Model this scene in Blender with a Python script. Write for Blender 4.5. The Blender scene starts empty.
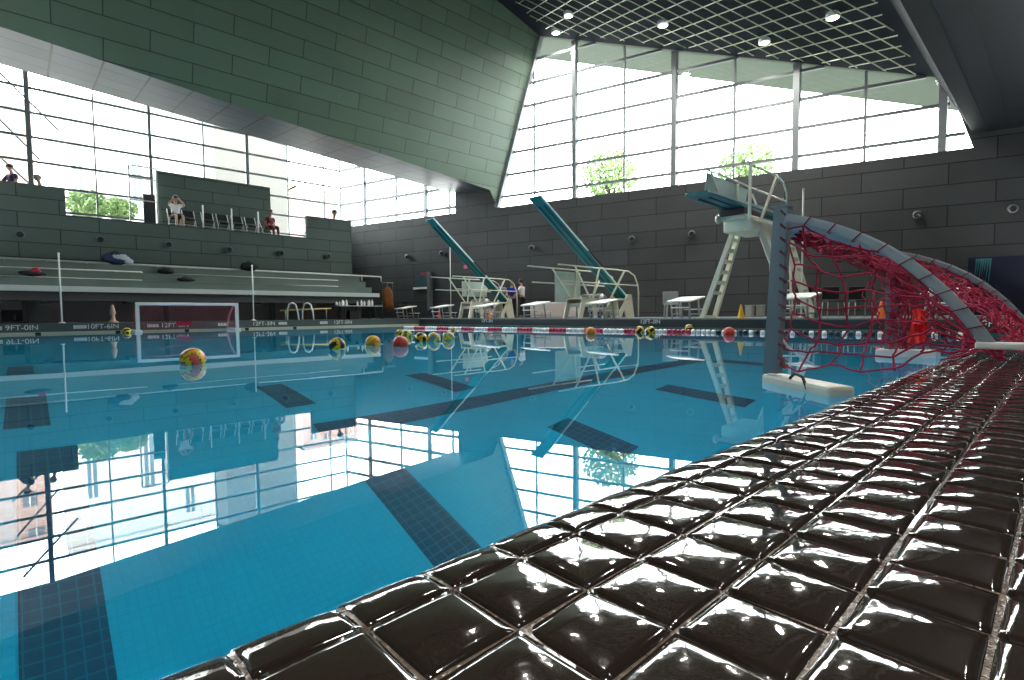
import bpy, bmesh, math, random
from mathutils import Vector, Matrix
random.seed(7)
SC = bpy.context.scene
COL = SC.collection
R = math.radians

# ------------------------------------------------------------------ camera
# world: x runs along the near pool edge, y across the pool, z up (water surface z = 0)
FPX, YH, ROLL, CAMZ = 520.0, 314.5, R(0.5), 0.44
AZ = math.atan2(557, 520)
PIT = math.atan((340 - YH) / FPX)
_F0 = Vector((math.cos(AZ), math.sin(AZ), 0)); _R0 = Vector((math.sin(AZ), -math.cos(AZ), 0)); _U0 = Vector((0, 0, 1))
_F = _F0 * math.cos(PIT) - _U0 * math.sin(PIT)
_U = _U0 * math.cos(PIT) + _F0 * math.sin(PIT)
_R2 = _R0 * math.cos(ROLL) - _U * math.sin(ROLL)
_U2 = _U * math.cos(ROLL) + _R0 * math.sin(ROLL)
EYE = Vector((0, 0, CAMZ))
cd = bpy.data.cameras.new('camera'); cam = bpy.data.objects.new('camera', cd); COL.objects.link(cam)
cd.sensor_width = 36; cd.lens = FPX / 1024 * 36; cd.clip_start = 0.02; cd.clip_end = 500
M = Matrix((_R2, _U2, -_F)).transposed().to_4x4(); M.translation = EYE
cam.matrix_world = M
SC.camera = cam

# ------------------------------------------------------------------ world, light, exposure
w = bpy.data.worlds.new('overcast_sky'); SC.world = w; w.use_nodes = True
bg = w.node_tree.nodes['Background']
bg.inputs['Color'].default_value = (0.98, 0.985, 1.0, 1); bg.inputs['Strength'].default_value = 14.0
SC.view_settings.view_transform = 'Standard'; SC.view_settings.look = 'None'
SC.view_settings.gamma = 1; SC.view_settings.use_curve_mapping = False
SC.view_settings.exposure = 0.46
SC.cycles.max_bounces = 10; SC.cycles.diffuse_bounces = 5; SC.cycles.glossy_bounces = 5
SC.cycles.transmission_bounces = 8; SC.cycles.transparent_max_bounces = 24
SC.cycles.caustics_refractive = True; SC.cycles.caustics_reflective = True
SC.cycles.sample_clamp_indirect = 40.0

def ray(x, y): return _F + _R2 * ((x - 512) / FPX) + _U2 * ((340 - y) / FPX)
def on(x, y, n, k):
    n = Vector(n); d = ray(x, y); return EYE + d * ((k - n.dot(EYE)) / n.dot(d))
def at_z(x, y, z): return on(x, y, (0, 0, 1), z)
def at_v(x, y, v): return on(x, y, (0, 1, 0), v)
def at_u(x, y, u): return on(x, y, (1, 0, 0), u)
_d = ray(-410, 323); _d.z = 0; DW = _d.normalized()          # direction of the far wall
NW = Vector((DW.y, -DW.x, 0)); KW = 22.3
def at_w(x, y, off=0): return on(x, y, NW, KW + off)
def wall_pt(v, z, off=0):                                    # a point on the far wall from its y and z
    return Vector(((KW + off - NW.y * v) / NW.x, v, z))

def portal(loc, rot, sx, sy):
    l = bpy.data.lights.new('window_daylight', 'AREA'); l.shape = 'RECTANGLE'; l.size = sx; l.size_y = sy
    l.cycles.is_portal = True
    o = bpy.data.objects.new('window_daylight', l); COL.objects.link(o); o.location = loc; o.rotation_euler = rot
_c = wall_pt(10.5, 9.5, 0.9); _a = math.atan2(DW.y, DW.x)
_m = Matrix((DW, Vector((0, 0, 1)), NW)).transposed()        # light shines along -local z
portal(_c, _m.to_euler(), 18.5, 8.2)
portal(Vector((4.0, 30.9, 7.2)), (R(-90), 0, 0), 26.0, 6.6)
_c = wall_pt(26, 7.6, 0.9)
portal(_c, _m.to_euler(), 9.0, 5.0)

def ceiling_lamp(loc, power):
    l = bpy.data.lights.new('ceiling_lamp', 'AREA'); l.shape = 'DISK'; l.size = 0.34; l.energy = power; l.color = (1, .96, .88); l.spread = R(150)
    o = bpy.data.objects.new('ceiling_lamp', l); COL.objects.link(o); o.location = loc

# ------------------------------------------------------------------ materials
MATS = {}
def mat(name, col, rough=0.5, metal=0.0, noise=0.0, nscale=8.0, bump=0.0, bscale=40.0, spec=0.5, emit=None, estr=0, coat=0, alpha=None):
    if name in MATS: return MATS[name]
    m = bpy.data.materials.new(name); m.use_nodes = True; nt = m.node_tree; b = nt.nodes['Principled BSDF']
    b.inputs['Base Color'].default_value = (*col, 1); b.inputs['Roughness'].default_value = rough
    b.inputs['Metallic'].default_value = metal; b.inputs['Specular IOR Level'].default_value = spec
    b.inputs['Coat Weight'].default_value = coat
    if emit: b.inputs['Emission Color'].default_value = (*emit, 1); b.inputs['Emission Strength'].default_value = estr
    tc = nt.nodes.new('ShaderNodeTexCoord')
    n = nt.nodes.new('ShaderNodeTexNoise'); n.inputs['Scale'].default_value = nscale; n.inputs['Detail'].default_value = 4
    nt.links.new(tc.outputs['Object'], n.inputs['Vector'])
    mx = nt.nodes.new('ShaderNodeMix'); mx.data_type = 'RGBA'
    nz = max(noise, 0.05)
    mx.inputs[6].default_value = (*[c * (1 - nz) for c in col], 1); mx.inputs[7].default_value = (*[min(1, c * (1 + nz)) for c in col], 1)
    nt.links.new(n.outputs['Fac'], mx.inputs[0]); nt.links.new(mx.outputs[2], b.inputs['Base Color'])
    if bump:
        n2 = nt.nodes.new('ShaderNodeTexNoise'); n2.inputs['Scale'].default_value = bscale
        nt.links.new(tc.outputs['Object'], n2.inputs['Vector'])
        bp = nt.nodes.new('ShaderNodeBump'); bp.inputs['Strength'].default_value = bump; bp.inputs['Distance'].default_value = 0.01
        nt.links.new(n2.outputs['Fac'], bp.inputs['Height']); nt.links.new(bp.outputs['Normal'], b.inputs['Normal'])
    MATS[name] = m; return m

def panel_mat(name, col, joint, bw, bh, mortar=0.018, rough=0.5, ox=0.0, oy=0.0, offset=0.5, metal=0.0, var=0.12, spec=0.5, bump=0.0):
    """wall panels / tiles: a brick pattern driven by UVs in metres"""
    m = bpy.data.materials.new(name); m.use_nodes = True; nt = m.node_tree; b = nt.nodes['Principled BSDF']
    uv = nt.nodes.new('ShaderNodeUVMap'); mp = nt.nodes.new('ShaderNodeMapping'); mp.inputs['Location'].default_value = (ox, oy, 0)
    br = nt.nodes.new('ShaderNodeTexBrick'); br.offset = offset; br.inputs['Scale'].default_value = 1.0
    br.inputs['Brick Width'].default_value = bw; br.inputs['Row Height'].default_value = bh
    br.inputs['Mortar Size'].default_value = mortar; br.inputs['Mortar Smooth'].default_value = 0.0; br.inputs['Bias'].default_value = 0
    br.inputs['Color1'].default_value = (*[c * (1 - var) for c in col], 1); br.inputs['Color2'].default_value = (*[c * (1 + var) for c in col], 1)
    br.inputs['Mortar'].default_value = (*joint, 1)
    n = nt.nodes.new('ShaderNodeTexNoise'); n.inputs['Scale'].default_value = 0.6; n.inputs['Detail'].default_value = 5
    mx = nt.nodes.new('ShaderNodeMix'); mx.data_type = 'RGBA'; mx.blend_type = 'MULTIPLY'; mx.inputs[0].default_value = 0.5
    nt.links.new(uv.outputs[0], mp.inputs[0]); nt.links.new(mp.outputs[0], br.inputs['Vector']); nt.links.new(mp.outputs[0], n.inputs['Vector'])
    nt.links.new(br.outputs['Color'], mx.inputs[6]); nt.links.new(n.outputs['Fac'], mx.inputs[7])
    rp = nt.nodes.new('ShaderNodeMapRange'); rp.inputs['To Min'].default_value = 0.6; rp.inputs['To Max'].default_value = 1.35
    nt.links.new(n.outputs['Fac'], rp.inputs['Value']); nt.links.new(rp.outputs[0], mx.inputs[7])
    nt.links.new(mx.outputs[2], b.inputs['Base Color'])
    b.inputs['Roughness'].default_value = rough; b.inputs['Metallic'].default_value = metal; b.inputs['Specular IOR Level'].default_value = spec
    bp = nt.nodes.new('ShaderNodeBump'); bp.inputs['Distance'].default_value = 0.01; bp.inputs['Strength'].default_value = 0.6; bp.invert = True
    nt.links.new(br.outputs['Fac'], bp.inputs['Height']); nt.links.new(bp.outputs['Normal'], b.inputs['Normal'])
    MATS[name] = m; return m

def glass_mat():
    m = bpy.data.materials.new('window_glass'); m.use_nodes = True; nt = m.node_tree
    for n in list(nt.nodes): nt.nodes.remove(n)
    o = nt.nodes.new('ShaderNodeOutputMaterial'); t = nt.nodes.new('ShaderNodeBsdfTransparent'); g = nt.nodes.new('ShaderNodeBsdfGlossy')
    t.inputs[0].default_value = (0.93, 0.98, 0.96, 1); g.inputs['Roughness'].default_value = 0.02
    f = nt.nodes.new('ShaderNodeFresnel'); f.inputs['IOR'].default_value = 1.45; mx = nt.nodes.new('ShaderNodeMixShader')
    nt.links.new(f.outputs[0], mx.inputs[0]); nt.links.new(t.outputs[0], mx.inputs[1]); nt.links.new(g.outputs[0], mx.inputs[2])
    nt.links.new(mx.outputs[0], o.inputs[0]); MATS['glass'] = m; return m
glass_mat()

def water_mat():
    m = bpy.data.materials.new('pool_water'); m.use_nodes = True; nt = m.node_tree; b = nt.nodes['Principled BSDF']
    b.inputs['Base Color'].default_value = (0.5, 0.95, 1.0, 1); b.inputs['Transmission Weight'].default_value = 1
    b.inputs['Roughness'].default_value = 0.0; b.inputs['IOR'].default_value = 1.333
    tc = nt.nodes.new('ShaderNodeTexCoord'); n = nt.nodes.new('ShaderNodeTexNoise'); n.inputs['Scale'].default_value = 0.9
    n.inputs['Detail'].default_value = 2
    bp = nt.nodes.new('ShaderNodeBump'); bp.inputs['Strength'].default_value = 0.10; bp.inputs['Distance'].default_value = 0.008
    nt.links.new(tc.outputs['Object'], n.inputs['Vector']); nt.links.new(n.outputs['Fac'], bp.inputs['Height'])
    nt.links.new(bp.outputs['Normal'], b.inputs['Normal']); MATS['water'] = m; return m
water_mat()

# ------------------------------------------------------------------ mesh helpers
class MB:
    def __init__(s): s.v = []; s.f = []; s.m = []; s.uv = None; s.sm = []
    def add(s, vs, fs, mi=0, smooth=False):
        b = len(s.v); s.v += [tuple(p) for p in vs]
        for f in fs: s.f.append([b + i for i in f]); s.m.append(mi); s.sm.append(smooth)
    def box(s, a, b, mi=0, mx=None):
        x0, y0, z0 = a; x1, y1, z1 = b
        vs = [(x0,y0,z0),(x1,y0,z0),(x1,y1,z0),(x0,y1,z0),(x0,y0,z1),(x1,y0,z1),(x1,y1,z1),(x0,y1,z1)]
        if mx: vs = [mx @ Vector(p) for p in vs]
        s.add(vs, [(0,3,2,1),(4,5,6,7),(0,1,5,4),(1,2,6,5),(2,3,7,6),(3,0,4,7)], mi)
    def rbox(s, a, b, r=0.02, mi=0, mx=None):
        """box with chamfered vertical and horizontal edges"""
        bm = bmesh.new(); bmesh.ops.create_cube(bm, size=1)
        c = [(a[i] + b[i]) / 2 for i in range(3)]; d = [abs(b[i] - a[i]) for i in range(3)]
        for v in bm.verts: v.co = Vector((c[0] + v.co.x * d[0], c[1] + v.co.y * d[1], c[2] + v.co.z * d[2]))
        bmesh.ops.bevel(bm, geom=list(bm.edges), offset=min(r, min(d) * 0.45), segments=2, profile=0.6, affect='EDGES')
        if mx:
            for v in bm.verts: v.co = mx @ v.co
        bm.verts.index_update()
        s.add([v.co.copy() for v in bm.verts], [[v.index for v in f.verts] for f in bm.faces], mi, False); bm.free()
    def bar(s, p, q, wd, hd, up=(0,0,1), mi=0):
        p = Vector(p); q = Vector(q); d = (q - p).normalized(); up = Vector(up)
        sd = d.cross(up)
        if sd.length < 1e-4: sd = d.cross(Vector((0,1,0)))
        sd.normalize(); u = sd.cross(d); vs = []
        for c in (p, q):
            for i, j in ((-1,-1),(1,-1),(1,1),(-1,1)): vs.append(c + sd * (i * wd / 2) + u * (j * hd / 2))
        s.add(vs, [(0,1,2,3),(7,6,5,4),(0,4,5,1),(1,5,6,2),(2,6,7,3),(3,7,4,0)], mi)
    def tube(s, pts, r, n=8, mi=0, cap=True, closed=False):
        pts = [Vector(p) for p in pts]; vs = []; k = len(pts)
        rr = r if isinstance(r, (list, tuple)) else [r] * k
        prev = None
        for i, p in enumerate(pts):
            a = pts[i - 1] if (i > 0 or closed) else p; b = pts[(i + 1) % k] if (i < k - 1 or closed) else p
            d = (b - a)
            if d.length < 1e-9: d = Vector((0, 0, 1))
            d.normalize()
            if prev is None:
                u = d.cross(Vector((0, 0, 1)))
                if u.length < 1e-3: u = d.cross(Vector((0, 1, 0)))
            else: u = prev - d * prev.dot(d)
            u.normalize(); prev = u; w_ = d.cross(u)
            for j in range(n):
                t = 2 * math.pi * j / n; vs.append(p + (u * math.cos(t) + w_ * math.sin(t)) * rr[i])
        fs = []
        for i in range(k - 1 if not closed else k):
            for j in range(n):
                a = i * n + j; b = i * n + (j + 1) % n; c = ((i + 1) % k) * n
                fs.append((a, b, c + (j + 1) % n, c + j))
        if cap and not closed:
            fs.append(tuple(range(n))[::-1]); fs.append(tuple((k - 1) * n + j for j in range(n)))
        s.add(vs, fs, mi, n > 5)
    def lathe(s, prof, c=(0,0,0), n=20, mi=0, mx=None, smooth=True):
        vs = []; c = Vector(c)
        for r, z in prof:
            for j in range(n):
                t = 2 * math.pi * j / n; p = Vector((r * math.cos(t), r * math.sin(t), z))
                vs.append((mx @ p if mx else p) + c)
        fs = [(i*n+j, i*n+(j+1)%n, (i+1)*n+(j+1)%n, (i+1)*n+j) for i in range(len(prof)-1) for j in range(n)]
        s.add(vs, fs, mi, smooth)
    def prism(s, poly, d, mi=0):
        """planar polygon extruded along vector d"""
        n = len(poly); d = Vector(d); vs = [Vector(p) for p in poly] + [Vector(p) + d for p in poly]
        s.add(vs, [tuple(range(n)), tuple(range(2*n-1, n-1, -1))] + [(i, i+n, (i+1)%n+n, (i+1)%n) for i in range(n)], mi)
    def build(s, name, mats, parent=None, uvf=None):
        me = bpy.data.meshes.new(name); me.from_pydata([tuple(p) for p in s.v], [], s.f)
        if not isinstance(mats, (list, tuple)): mats = [mats]
        for m in mats: me.materials.append(MATS[m] if isinstance(m, str) else m)
        me.polygons.foreach_set('material_index', s.m); me.polygons.foreach_set('use_smooth', s.sm)
        if uvf:
            uv = me.uv_layers.new(name='UVMap')
            for l in me.loops: uv.data[l.index].uv = uvf(me.vertices[l.vertex_index].co)
        me.update()
        o = bpy.data.objects.new(name, me); COL.objects.link(o)
        if parent: o.parent = parent
        return o

def fix_normals(o):
    bm = bmesh.new(); bm.from_mesh(o.data); bmesh.ops.recalc_face_normals(bm, faces=bm.faces); bm.to_mesh(o.data); bm.free()
def tag(o, label=None, cat=None, group=None, kind=None):
    if label: o['label'] = label
    if cat: o['category'] = cat
    if group: o['group'] = group
    if kind: o['kind'] = kind
    return o
def thing(name, label, cat, loc=(0,0,0), rz=0, group=None):
    o = bpy.data.objects.new(name, None); COL.objects.link(o); o.location = loc; o.rotation_euler = (0, 0, rz); o.empty_display_size = 0.1
    return tag(o, label, cat, group)
def struct(o, label=None):
    o['kind'] = 'structure'
    if label: o['label'] = label
    return o
def copy_tree(o, parent=None):
    c = o.copy(); COL.objects.link(c)
    if parent: c.parent = parent
    for ch in list(o.children): copy_tree(ch, c)
    return c
def quad(mb, a, b, c, d, mi=0): mb.add([a, b, c, d], [(0, 1, 2, 3)], mi)

mat('white_frame', (0.82, 0.84, 0.80), 0.35)
mat('cream_metal', (0.74, 0.74, 0.60), 0.4, noise=0.1)
mat('dark_metal', (0.05, 0.06, 0.065), 0.4)
mat('black', (0.012, 0.012, 0.014), 0.5)
mat('mullion', (0.16, 0.18, 0.19), 0.45)
mat('white', (0.85, 0.86, 0.84), 0.5)
mat('rope_white', (0.85, 0.85, 0.85), 0.35)
mat('rope_red', (0.55, 0.02, 0.07), 0.35)
mat('teal', (0.0, 0.20, 0.23), 0.45, noise=0.08)
mat('teal_edge', (0.55, 0.75, 0.74), 0.4)

# ================================================================== THE SETTING
UE, VE, DZ = 13.0, 20.0, 0.29         # far pool end, left pool side, deck height
U0, V0 = -7.0, 0.735                   # basin continues to the left of the frame; near edge
def depth(u): return -(2.74 + 0.074 * u)
POOL = panel_mat('pool_tile', (0.001, 0.47, 0.72), (0.001, 0.43, 0.66), 0.05, 0.05, 0.0035, 0.45, offset=0.0, var=0.02, spec=0.2)
LANE = panel_mat('lane_tile', (0.001, 0.075, 0.155), (0.001, 0.15, 0.26), 0.075, 0.075, 0.004, 0.45, offset=0.0, var=0.08, spec=0.2)
mb = MB(); quad(mb, (U0, V0, depth(U0)), (UE, V0, depth(UE)), (UE, VE, depth(UE)), (U0, VE, depth(U0)))
o = mb.build('pool_floor', POOL, uvf=lambda c: (c.x, c.y)); struct(o, 'cyan tiled pool floor')
mb = MB()
quad(mb, (UE, V0, depth(UE)), (UE, VE, depth(UE)), (UE, VE, 0.02), (UE, V0, 0.02))
quad(mb, (U0, VE, depth(U0)), (U0, VE, 0.02), (UE, VE, 0.02), (UE, VE, depth(UE)))
quad(mb, (U0, V0, depth(U0)), (U0, V0, 0.0), (UE, V0, 0.0), (UE, V0, depth(UE)))
quad(mb, (U0, V0, depth(U0)), (U0, VE, depth(U0)), (U0, VE, 0.02), (U0, V0, 0.02))
o = mb.build('pool_walls', POOL, uvf=lambda c: (c.x + c.y, c.z)); struct(o, 'cyan tiled pool side walls')
mb = MB(); quad(mb, (U0, V0 - 0.02, 0), (UE, V0 - 0.02, 0), (UE, VE, 0), (U0, VE, 0))
o = mb.build('pool_water', 'water'); struct(o, 'still clear blue pool water')
# lane markings laid in the floor tiles
def floor_pt(x, y):
    p = at_z(x, y, 0); d = ray(x, y).normalized(); e = 1 / 1.333; ci = -d.z
    t = e * d + Vector((0, 0, e * ci - math.sqrt(1 - e * e * (1 - ci * ci))))
    s = 2.0
    for _ in range(12): s = (depth((p + t * s).x)) / t.z
    return p + t * s
def mark(u0, u1, v0, v1):
    mb = MB(); quad(mb, (u0, v0, depth(u0) + .004), (u1, v0, depth(u1) + .004), (u1, v1, depth(u1) + .004), (u0, v1, depth(u0) + .004))
    o = mb.build('lane_marking', LANE, uvf=lambda c: (c.x, c.y)); struct(o)
MARKS = True
if MARKS:
    mark(-0.09, 0.26, 1.0, 5.35)
    a, b = floor_pt(55, 425), floor_pt(42, 396); mark(-0.17, 0.12, a.y, b.y)
    a, b = floor_pt(28, 374), floor_pt(28, 366); mark(-0.20, 0.05, a.y, b.y)
    for q in [((256,386),(276,385),(295,406),(314,405)), ((405,374),(425,374),(460,391),(472,389)), ((546,426),(562,422),(620,452),(645,452)), ((656,389),(668,385),(745,407),(755,401))]:
        p = [floor_pt(*c) for c in q]; us = [c.x for c in p]; um = sum(us) / 4
        mark(um - .16, um + .16, (p[2].y + p[3].y) / 2, (p[0].y + p[1].y) / 2)
    p = [floor_pt(*c) for c in ((378,480),(420,565),(403,470),(475,543))]; um = sum(c.x for c in p) / 4
    mark(um - .18, um + .18, p[3].y - 1.2, floor_pt(350, 440).y - .35)
    p = [floor_pt(*c) for c in ((735,362),(765,366))]
    mark(p[0].x - .15, p[0].x + .15, p[1].y - .3, p[0].y + .3)
    a, b = floor_pt(318, 431), floor_pt(702, 359.5); a.z = 0; b.z = 0; dn_ = (b - a).normalized(); sd = Vector((-dn_.y, dn_.x, 0)) * .17
    mb = MB(); q = [a - sd, b - sd, b + sd, a + sd]; mb.add([(p.x, p.y, depth(p.x) + .006) for p in q], [(0, 1, 2, 3)])
    o = mb.build('lane_marking', LANE, uvf=lambda c: (c.x, c.y)); struct(o)

# risers, gutter lips and decks
RIS = mat('riser', (0.085, 0.11, 0.11), 0.35, noise=0.15)
DECK = mat('deck_tile', (0.14, 0.15, 0.15), 0.35, noise=0.2)
mb = MB()
mb.box((UE, 0.0, -0.1), (30, VE + 12, DZ)); o = mb.build('floor', 'deck_tile'); struct(o, 'dark tiled deck at the far end')
mb = MB(); mb.box((U0 - 2, VE, -0.1), (UE, VE + 12, DZ)); o = mb.build('floor_left', 'deck_tile'); struct(o, 'dark tiled deck below the stand')
mb = MB(); mb.box((UE - 0.012, V0, 0.06), (UE, VE, DZ - .03)); mb.box((UE - 0.012, V0, DZ - .03), (UE + .3, VE, DZ + .006), 1)
mb.box((U0, VE - 0.012, 0.06), (UE, VE, DZ + .006), 2)
o = mb.build('trim_1', [mat('riser_dark', (.030, .042, .048), .35, noise=.15), mat('edge_tile', (0.17, 0.20, 0.21), 0.3), 'riser']); struct(o, 'tiled riser around the pool')
mb = MB(); mb.box((U0, VE - 0.16, 0.0), (UE - .16, VE - 0.012, 0.055)); o = mb.build('trim_2', mat('gutter_cream', (0.60, 0.58, 0.42), 0.4)); struct(o, 'cream gutter lip under the left riser')
mb = MB(); mb.box((UE - 0.16, V0, 0.0), (UE - .012, VE, 0.04)); o = mb.build('trim_3', mat('gutter_teal', (0.03, 0.12, 0.13), 0.3)); struct(o, 'dark teal gutter lip at the far end')
mb = MB()
for x in (38, 118, 187, 247, 295): p = at_v(x, 332, VE - .165); mb.box((p.x - .06, VE - .175, 0.0), (p.x + .06, VE - .16, .05))
o = mb.build('trim_4', 'black'); struct(o, 'dark notches in the cream gutter lip')

# depth markings (painted / inlaid text on the risers)
TXT = mat('text_white', (0.80, 0.82, 0.80), 0.5)
def text_on(s, loc, rot, size, name='depth_marking', label=None):
    cu = bpy.data.curves.new(name, 'FONT'); cu.body = s; cu.size = size; cu.align_x = 'CENTER'; cu.align_y = 'CENTER'; cu.extrude = 0.002; cu.offset = 0.0012
    t = bpy.data.objects.new(name, cu); COL.objects.link(t)
    me = bpy.data.meshes.new_from_object(t); COL.objects.unlink(t); bpy.data.objects.remove(t)
    me.materials.clear(); me.materials.append(MATS['text_white'])
    o = bpy.data.objects.new(name, me); COL.objects.link(o); o.location = loc; o.rotation_euler = rot
    return o
FACE_V = (R(90), 0, 0); FACE_U = (R(90), 0, R(-90))
for x, s in ((22, '9FT-0IN'), (103, '10FT-6IN'), (175, '12FT-0IN'), (264, '12FT-3IN'), (343, '12FT-5IN')):
    p = at_v(x, 325, VE - .016); o = text_on(s, (p.x, VE - .016, .185), FACE_V, .20); struct(o, 'white depth marking ' + s)
for x in (-6, 80, 153, 223, 283, 324):
    p = at_v(x, 325, VE - .02); mb = MB(); mb.box((p.x - .15, VE - .018, .135), (p.x + .15, VE - .012, .235))
    for k in range(3): mb.box((p.x - .13, VE - .0195, .15 + k * .028), (p.x + .13, VE - .018, .160 + k * .028), 1)
    o = mb.build('marking_tile', ['text_white', mat('grey_print', (.35, .37, .37), .5)]); struct(o, 'white printed notice tile on the riser')
for x, s in ((487, '12FT-3IN'), (650, '12FT-3IN'), (1003, '9FT-7IN')):
    p = at_u(x, 322, UE - .016); o = text_on(s, (UE - .016, p.y, .20 if x < 900 else .19), FACE_U, .17); struct(o, 'white depth marking ' + s)

# near edge: glazed brown coping tiles, each one cushion shaped
TZ, TP = 0.04, 0.14
tm = bpy.data.materials.new('coping_tile'); tm.use_nodes = True; nt = tm.node_tree; b = nt.nodes['Principled BSDF']
b.inputs['Base Color'].default_value = (0.030, 0.0215, 0.0165, 1); b.inputs['Roughness'].default_value = 0.06
b.inputs['Coat Weight'].default_value = 0.6; b.inputs['Coat Roughness'].default_value = 0.02; b.inputs['Specular IOR Level'].default_value = 0.6
tc = nt.nodes.new('ShaderNodeTexCoord'); n1 = nt.nodes.new('ShaderNodeTexNoise'); n1.inputs['Scale'].default_value = 14; n1.inputs['Detail'].default_value = 3
n2 = nt.nodes.new('ShaderNodeTexNoise'); n2.inputs['Scale'].default_value = 150; n2.inputs['Detail'].default_value = 2
ad = nt.nodes.new('ShaderNodeMath'); ad.operation = 'MULTIPLY_ADD'; ad.inputs[1].default_value = 0.02
bp = nt.nodes.new('ShaderNodeBump'); bp.inputs['Strength'].default_value = 0.2; bp.inputs['Distance'].default_value = 0.006
nt.links.new(tc.outputs['Object'], n1.inputs['Vector']); nt.links.new(tc.outputs['Object'], n2.inputs['Vector'])
nt.links.new(n2.outputs['Fac'], ad.inputs[0]); nt.links.new(n1.outputs['Fac'], ad.inputs[2]); nt.links.new(ad.outputs[0], bp.inputs['Height'])
nt.links.new(bp.outputs['Normal'], b.inputs['Normal']); nt.links.new(bp.outputs['Normal'], b.inputs['Coat Normal'])
MATS['coping_tile'] = tm
mat('grout', (0.19, 0.14, 0.105), 0.14, noise=0.5, nscale=60, bump=0.5, bscale=120, spec=1.0, coat=.8)
VJ = [0.722, 0.612] + [0.612 - TP * k for k in range(1, 9)]      # joints across the coping
def coping_profile(v):
    """height of the tile bed: flat, then rolling down to the water at the lip"""
    if v <= 0.612: return TZ
    t = (v - 0.612) / 0.11
    return TZ - 0.006 * t - 0.03 * max(0, t - .35) ** 2
tb = MB()
FR = [0, .024, .115, .29, .5, .71, .885, .976, 1]; HH = [-.0105, -.0032, -.0012, 0, .0005, 0, -.0012, -.0032, -.0105]
nu = int((UE - .2 + .6) / TP)
for j in range(len(VJ) - 1):
    va, vb = VJ[j + 1], VJ[j]
    for i in range(-5, nu):
        ua = .028 + TP * i; ub = ua + TP; g = .0016
        if ub > UE: continue
        fr, hh = (FR, HH)
        tx, ty, tz = random.gauss(0, .0022), random.gauss(0, .0022), random.gauss(0, .0003)
        vs = []; nn = len(fr)
        for a, fa in enumerate(fr):
            for c, fc in enumerate(fr):
                uu = ua + g + (ub - ua - 2 * g) * fa; vv = va + g + (vb - va - 2 * g) * fc
                h = min(hh[a], hh[c]) if (hh[a] < -.002 or hh[c] < -.002) else hh[a] + hh[c]
                if j == 0 and c >= nn - 4: h -= (.0, .002, .008, .03)[c - nn + 4]
                vs.append((uu, vv, coping_profile(vv) + h + tx * (fa - .5) + ty * (fc - .5) + tz))
        tb.add(vs, [(a*nn+c, (a+1)*nn+c, (a+1)*nn+c+1, a*nn+c+1) for a in range(nn-1) for c in range(nn-1)], 0, True)
o = tb.build('trim_5', 'coping_tile'); struct(o, 'glossy dark brown cushion tiles of the near pool edge')
mb = MB(); gz = -.0075
vv = [-.55, .60, .65, .69, .715, .725]; zz = [TZ + gz, TZ + gz, TZ - .008, TZ - .012, TZ - .03, -.3]
for k in range(len(vv) - 1): quad(mb, (-3, vv[k], zz[k]), (UE, vv[k], zz[k]), (UE, vv[k+1], zz[k+1]), (-3, vv[k+1], zz[k+1]))
o = mb.build('trim_6', 'grout'); struct(o, 'sandy grout bed between the coping tiles')
mb = MB(); mb.box((-9, -6, -.1), (30, -.55, DZ)); o = mb.build('floor_near', 'deck_tile'); struct(o, 'deck on the near side')

# panel walls -----------------------------------------------------------
PW = 2.19
PANL = panel_mat('panel_left', (0.105, 0.145, 0.120), (0.02, 0.03, 0.03), 2.19, 0.515, 0.014, 0.45, ox=-1.02 + 4.38, oy=-3.58 + 5.15)
PANR = panel_mat('panel_far', (0.060, 0.064, 0.066), (0.022, 0.023, 0.024), 2.40, 0.69, 0.016, 0.65, ox=.6, oy=-4.61 + 6.9, spec=.2)
GRN = panel_mat('panel_green', (0.084, 0.134, 0.092), (0.015, 0.024, 0.018), 2.19, 0.575, 0.015, 0.38, ox=-.80 + 8.76 + 1.095, oy=0, spec=0.6)
VF, VW = 24.5, 30.0
# front of the balcony (left wall) : stepped top edge
zt = 4.13; SILL0 = 5.72
mb = MB()
def prof_wall(v, pts, th):
    mb.prism([(p[0], v, p[1]) for p in pts], (0, th, 0))
prof_wall(VF, [(-9, 2.35), (12.0, 2.35), (12.0, 5.15), (9.79, 5.15), (9.79, zt), (1.2, zt), (1.2, 5.06), (-9, 5.06)], 0.2)
o = mb.build('wall_left', PANL, uvf=lambda c: (c.x, c.z)); fix_normals(o); struct(o, 'green-grey panelled balcony front')
# balcony end return + floor
mb = MB(); mb.box((12.0 - .2, VF + .2, 2.35), (12.0, VW, 5.15)); mb.box((-9, VF + .2, zt - .25), (12.0, VW, zt - .04))
o = mb.build('floor_balcony', PANL, uvf=lambda c: (c.x + c.y, c.z)); struct(o, 'balcony slab')
# rear parapet block on the balcony
a, b = at_v(155, 170, 27.0), at_v(270, 187, 27.0)
mb = MB(); mb.box((a.x, 27.0, zt - .04), (b.x, 27.5, a.z)); o = mb.build('wall_balcony', PANL, uvf=lambda c: (c.x, c.z)); struct(o, 'panelled screen wall on the balcony')
mb = MB(); mb.box((-9, VW - .1, 0), (14.0, VW + .1, zt)); mb.box((12.0, VW - .1, zt), (14.0, VW + .1, SILL0)); o = mb.build('wall_behind_balcony', PANL, uvf=lambda c: (c.x, c.z)); struct(o, 'wall below the balcony window')
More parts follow.
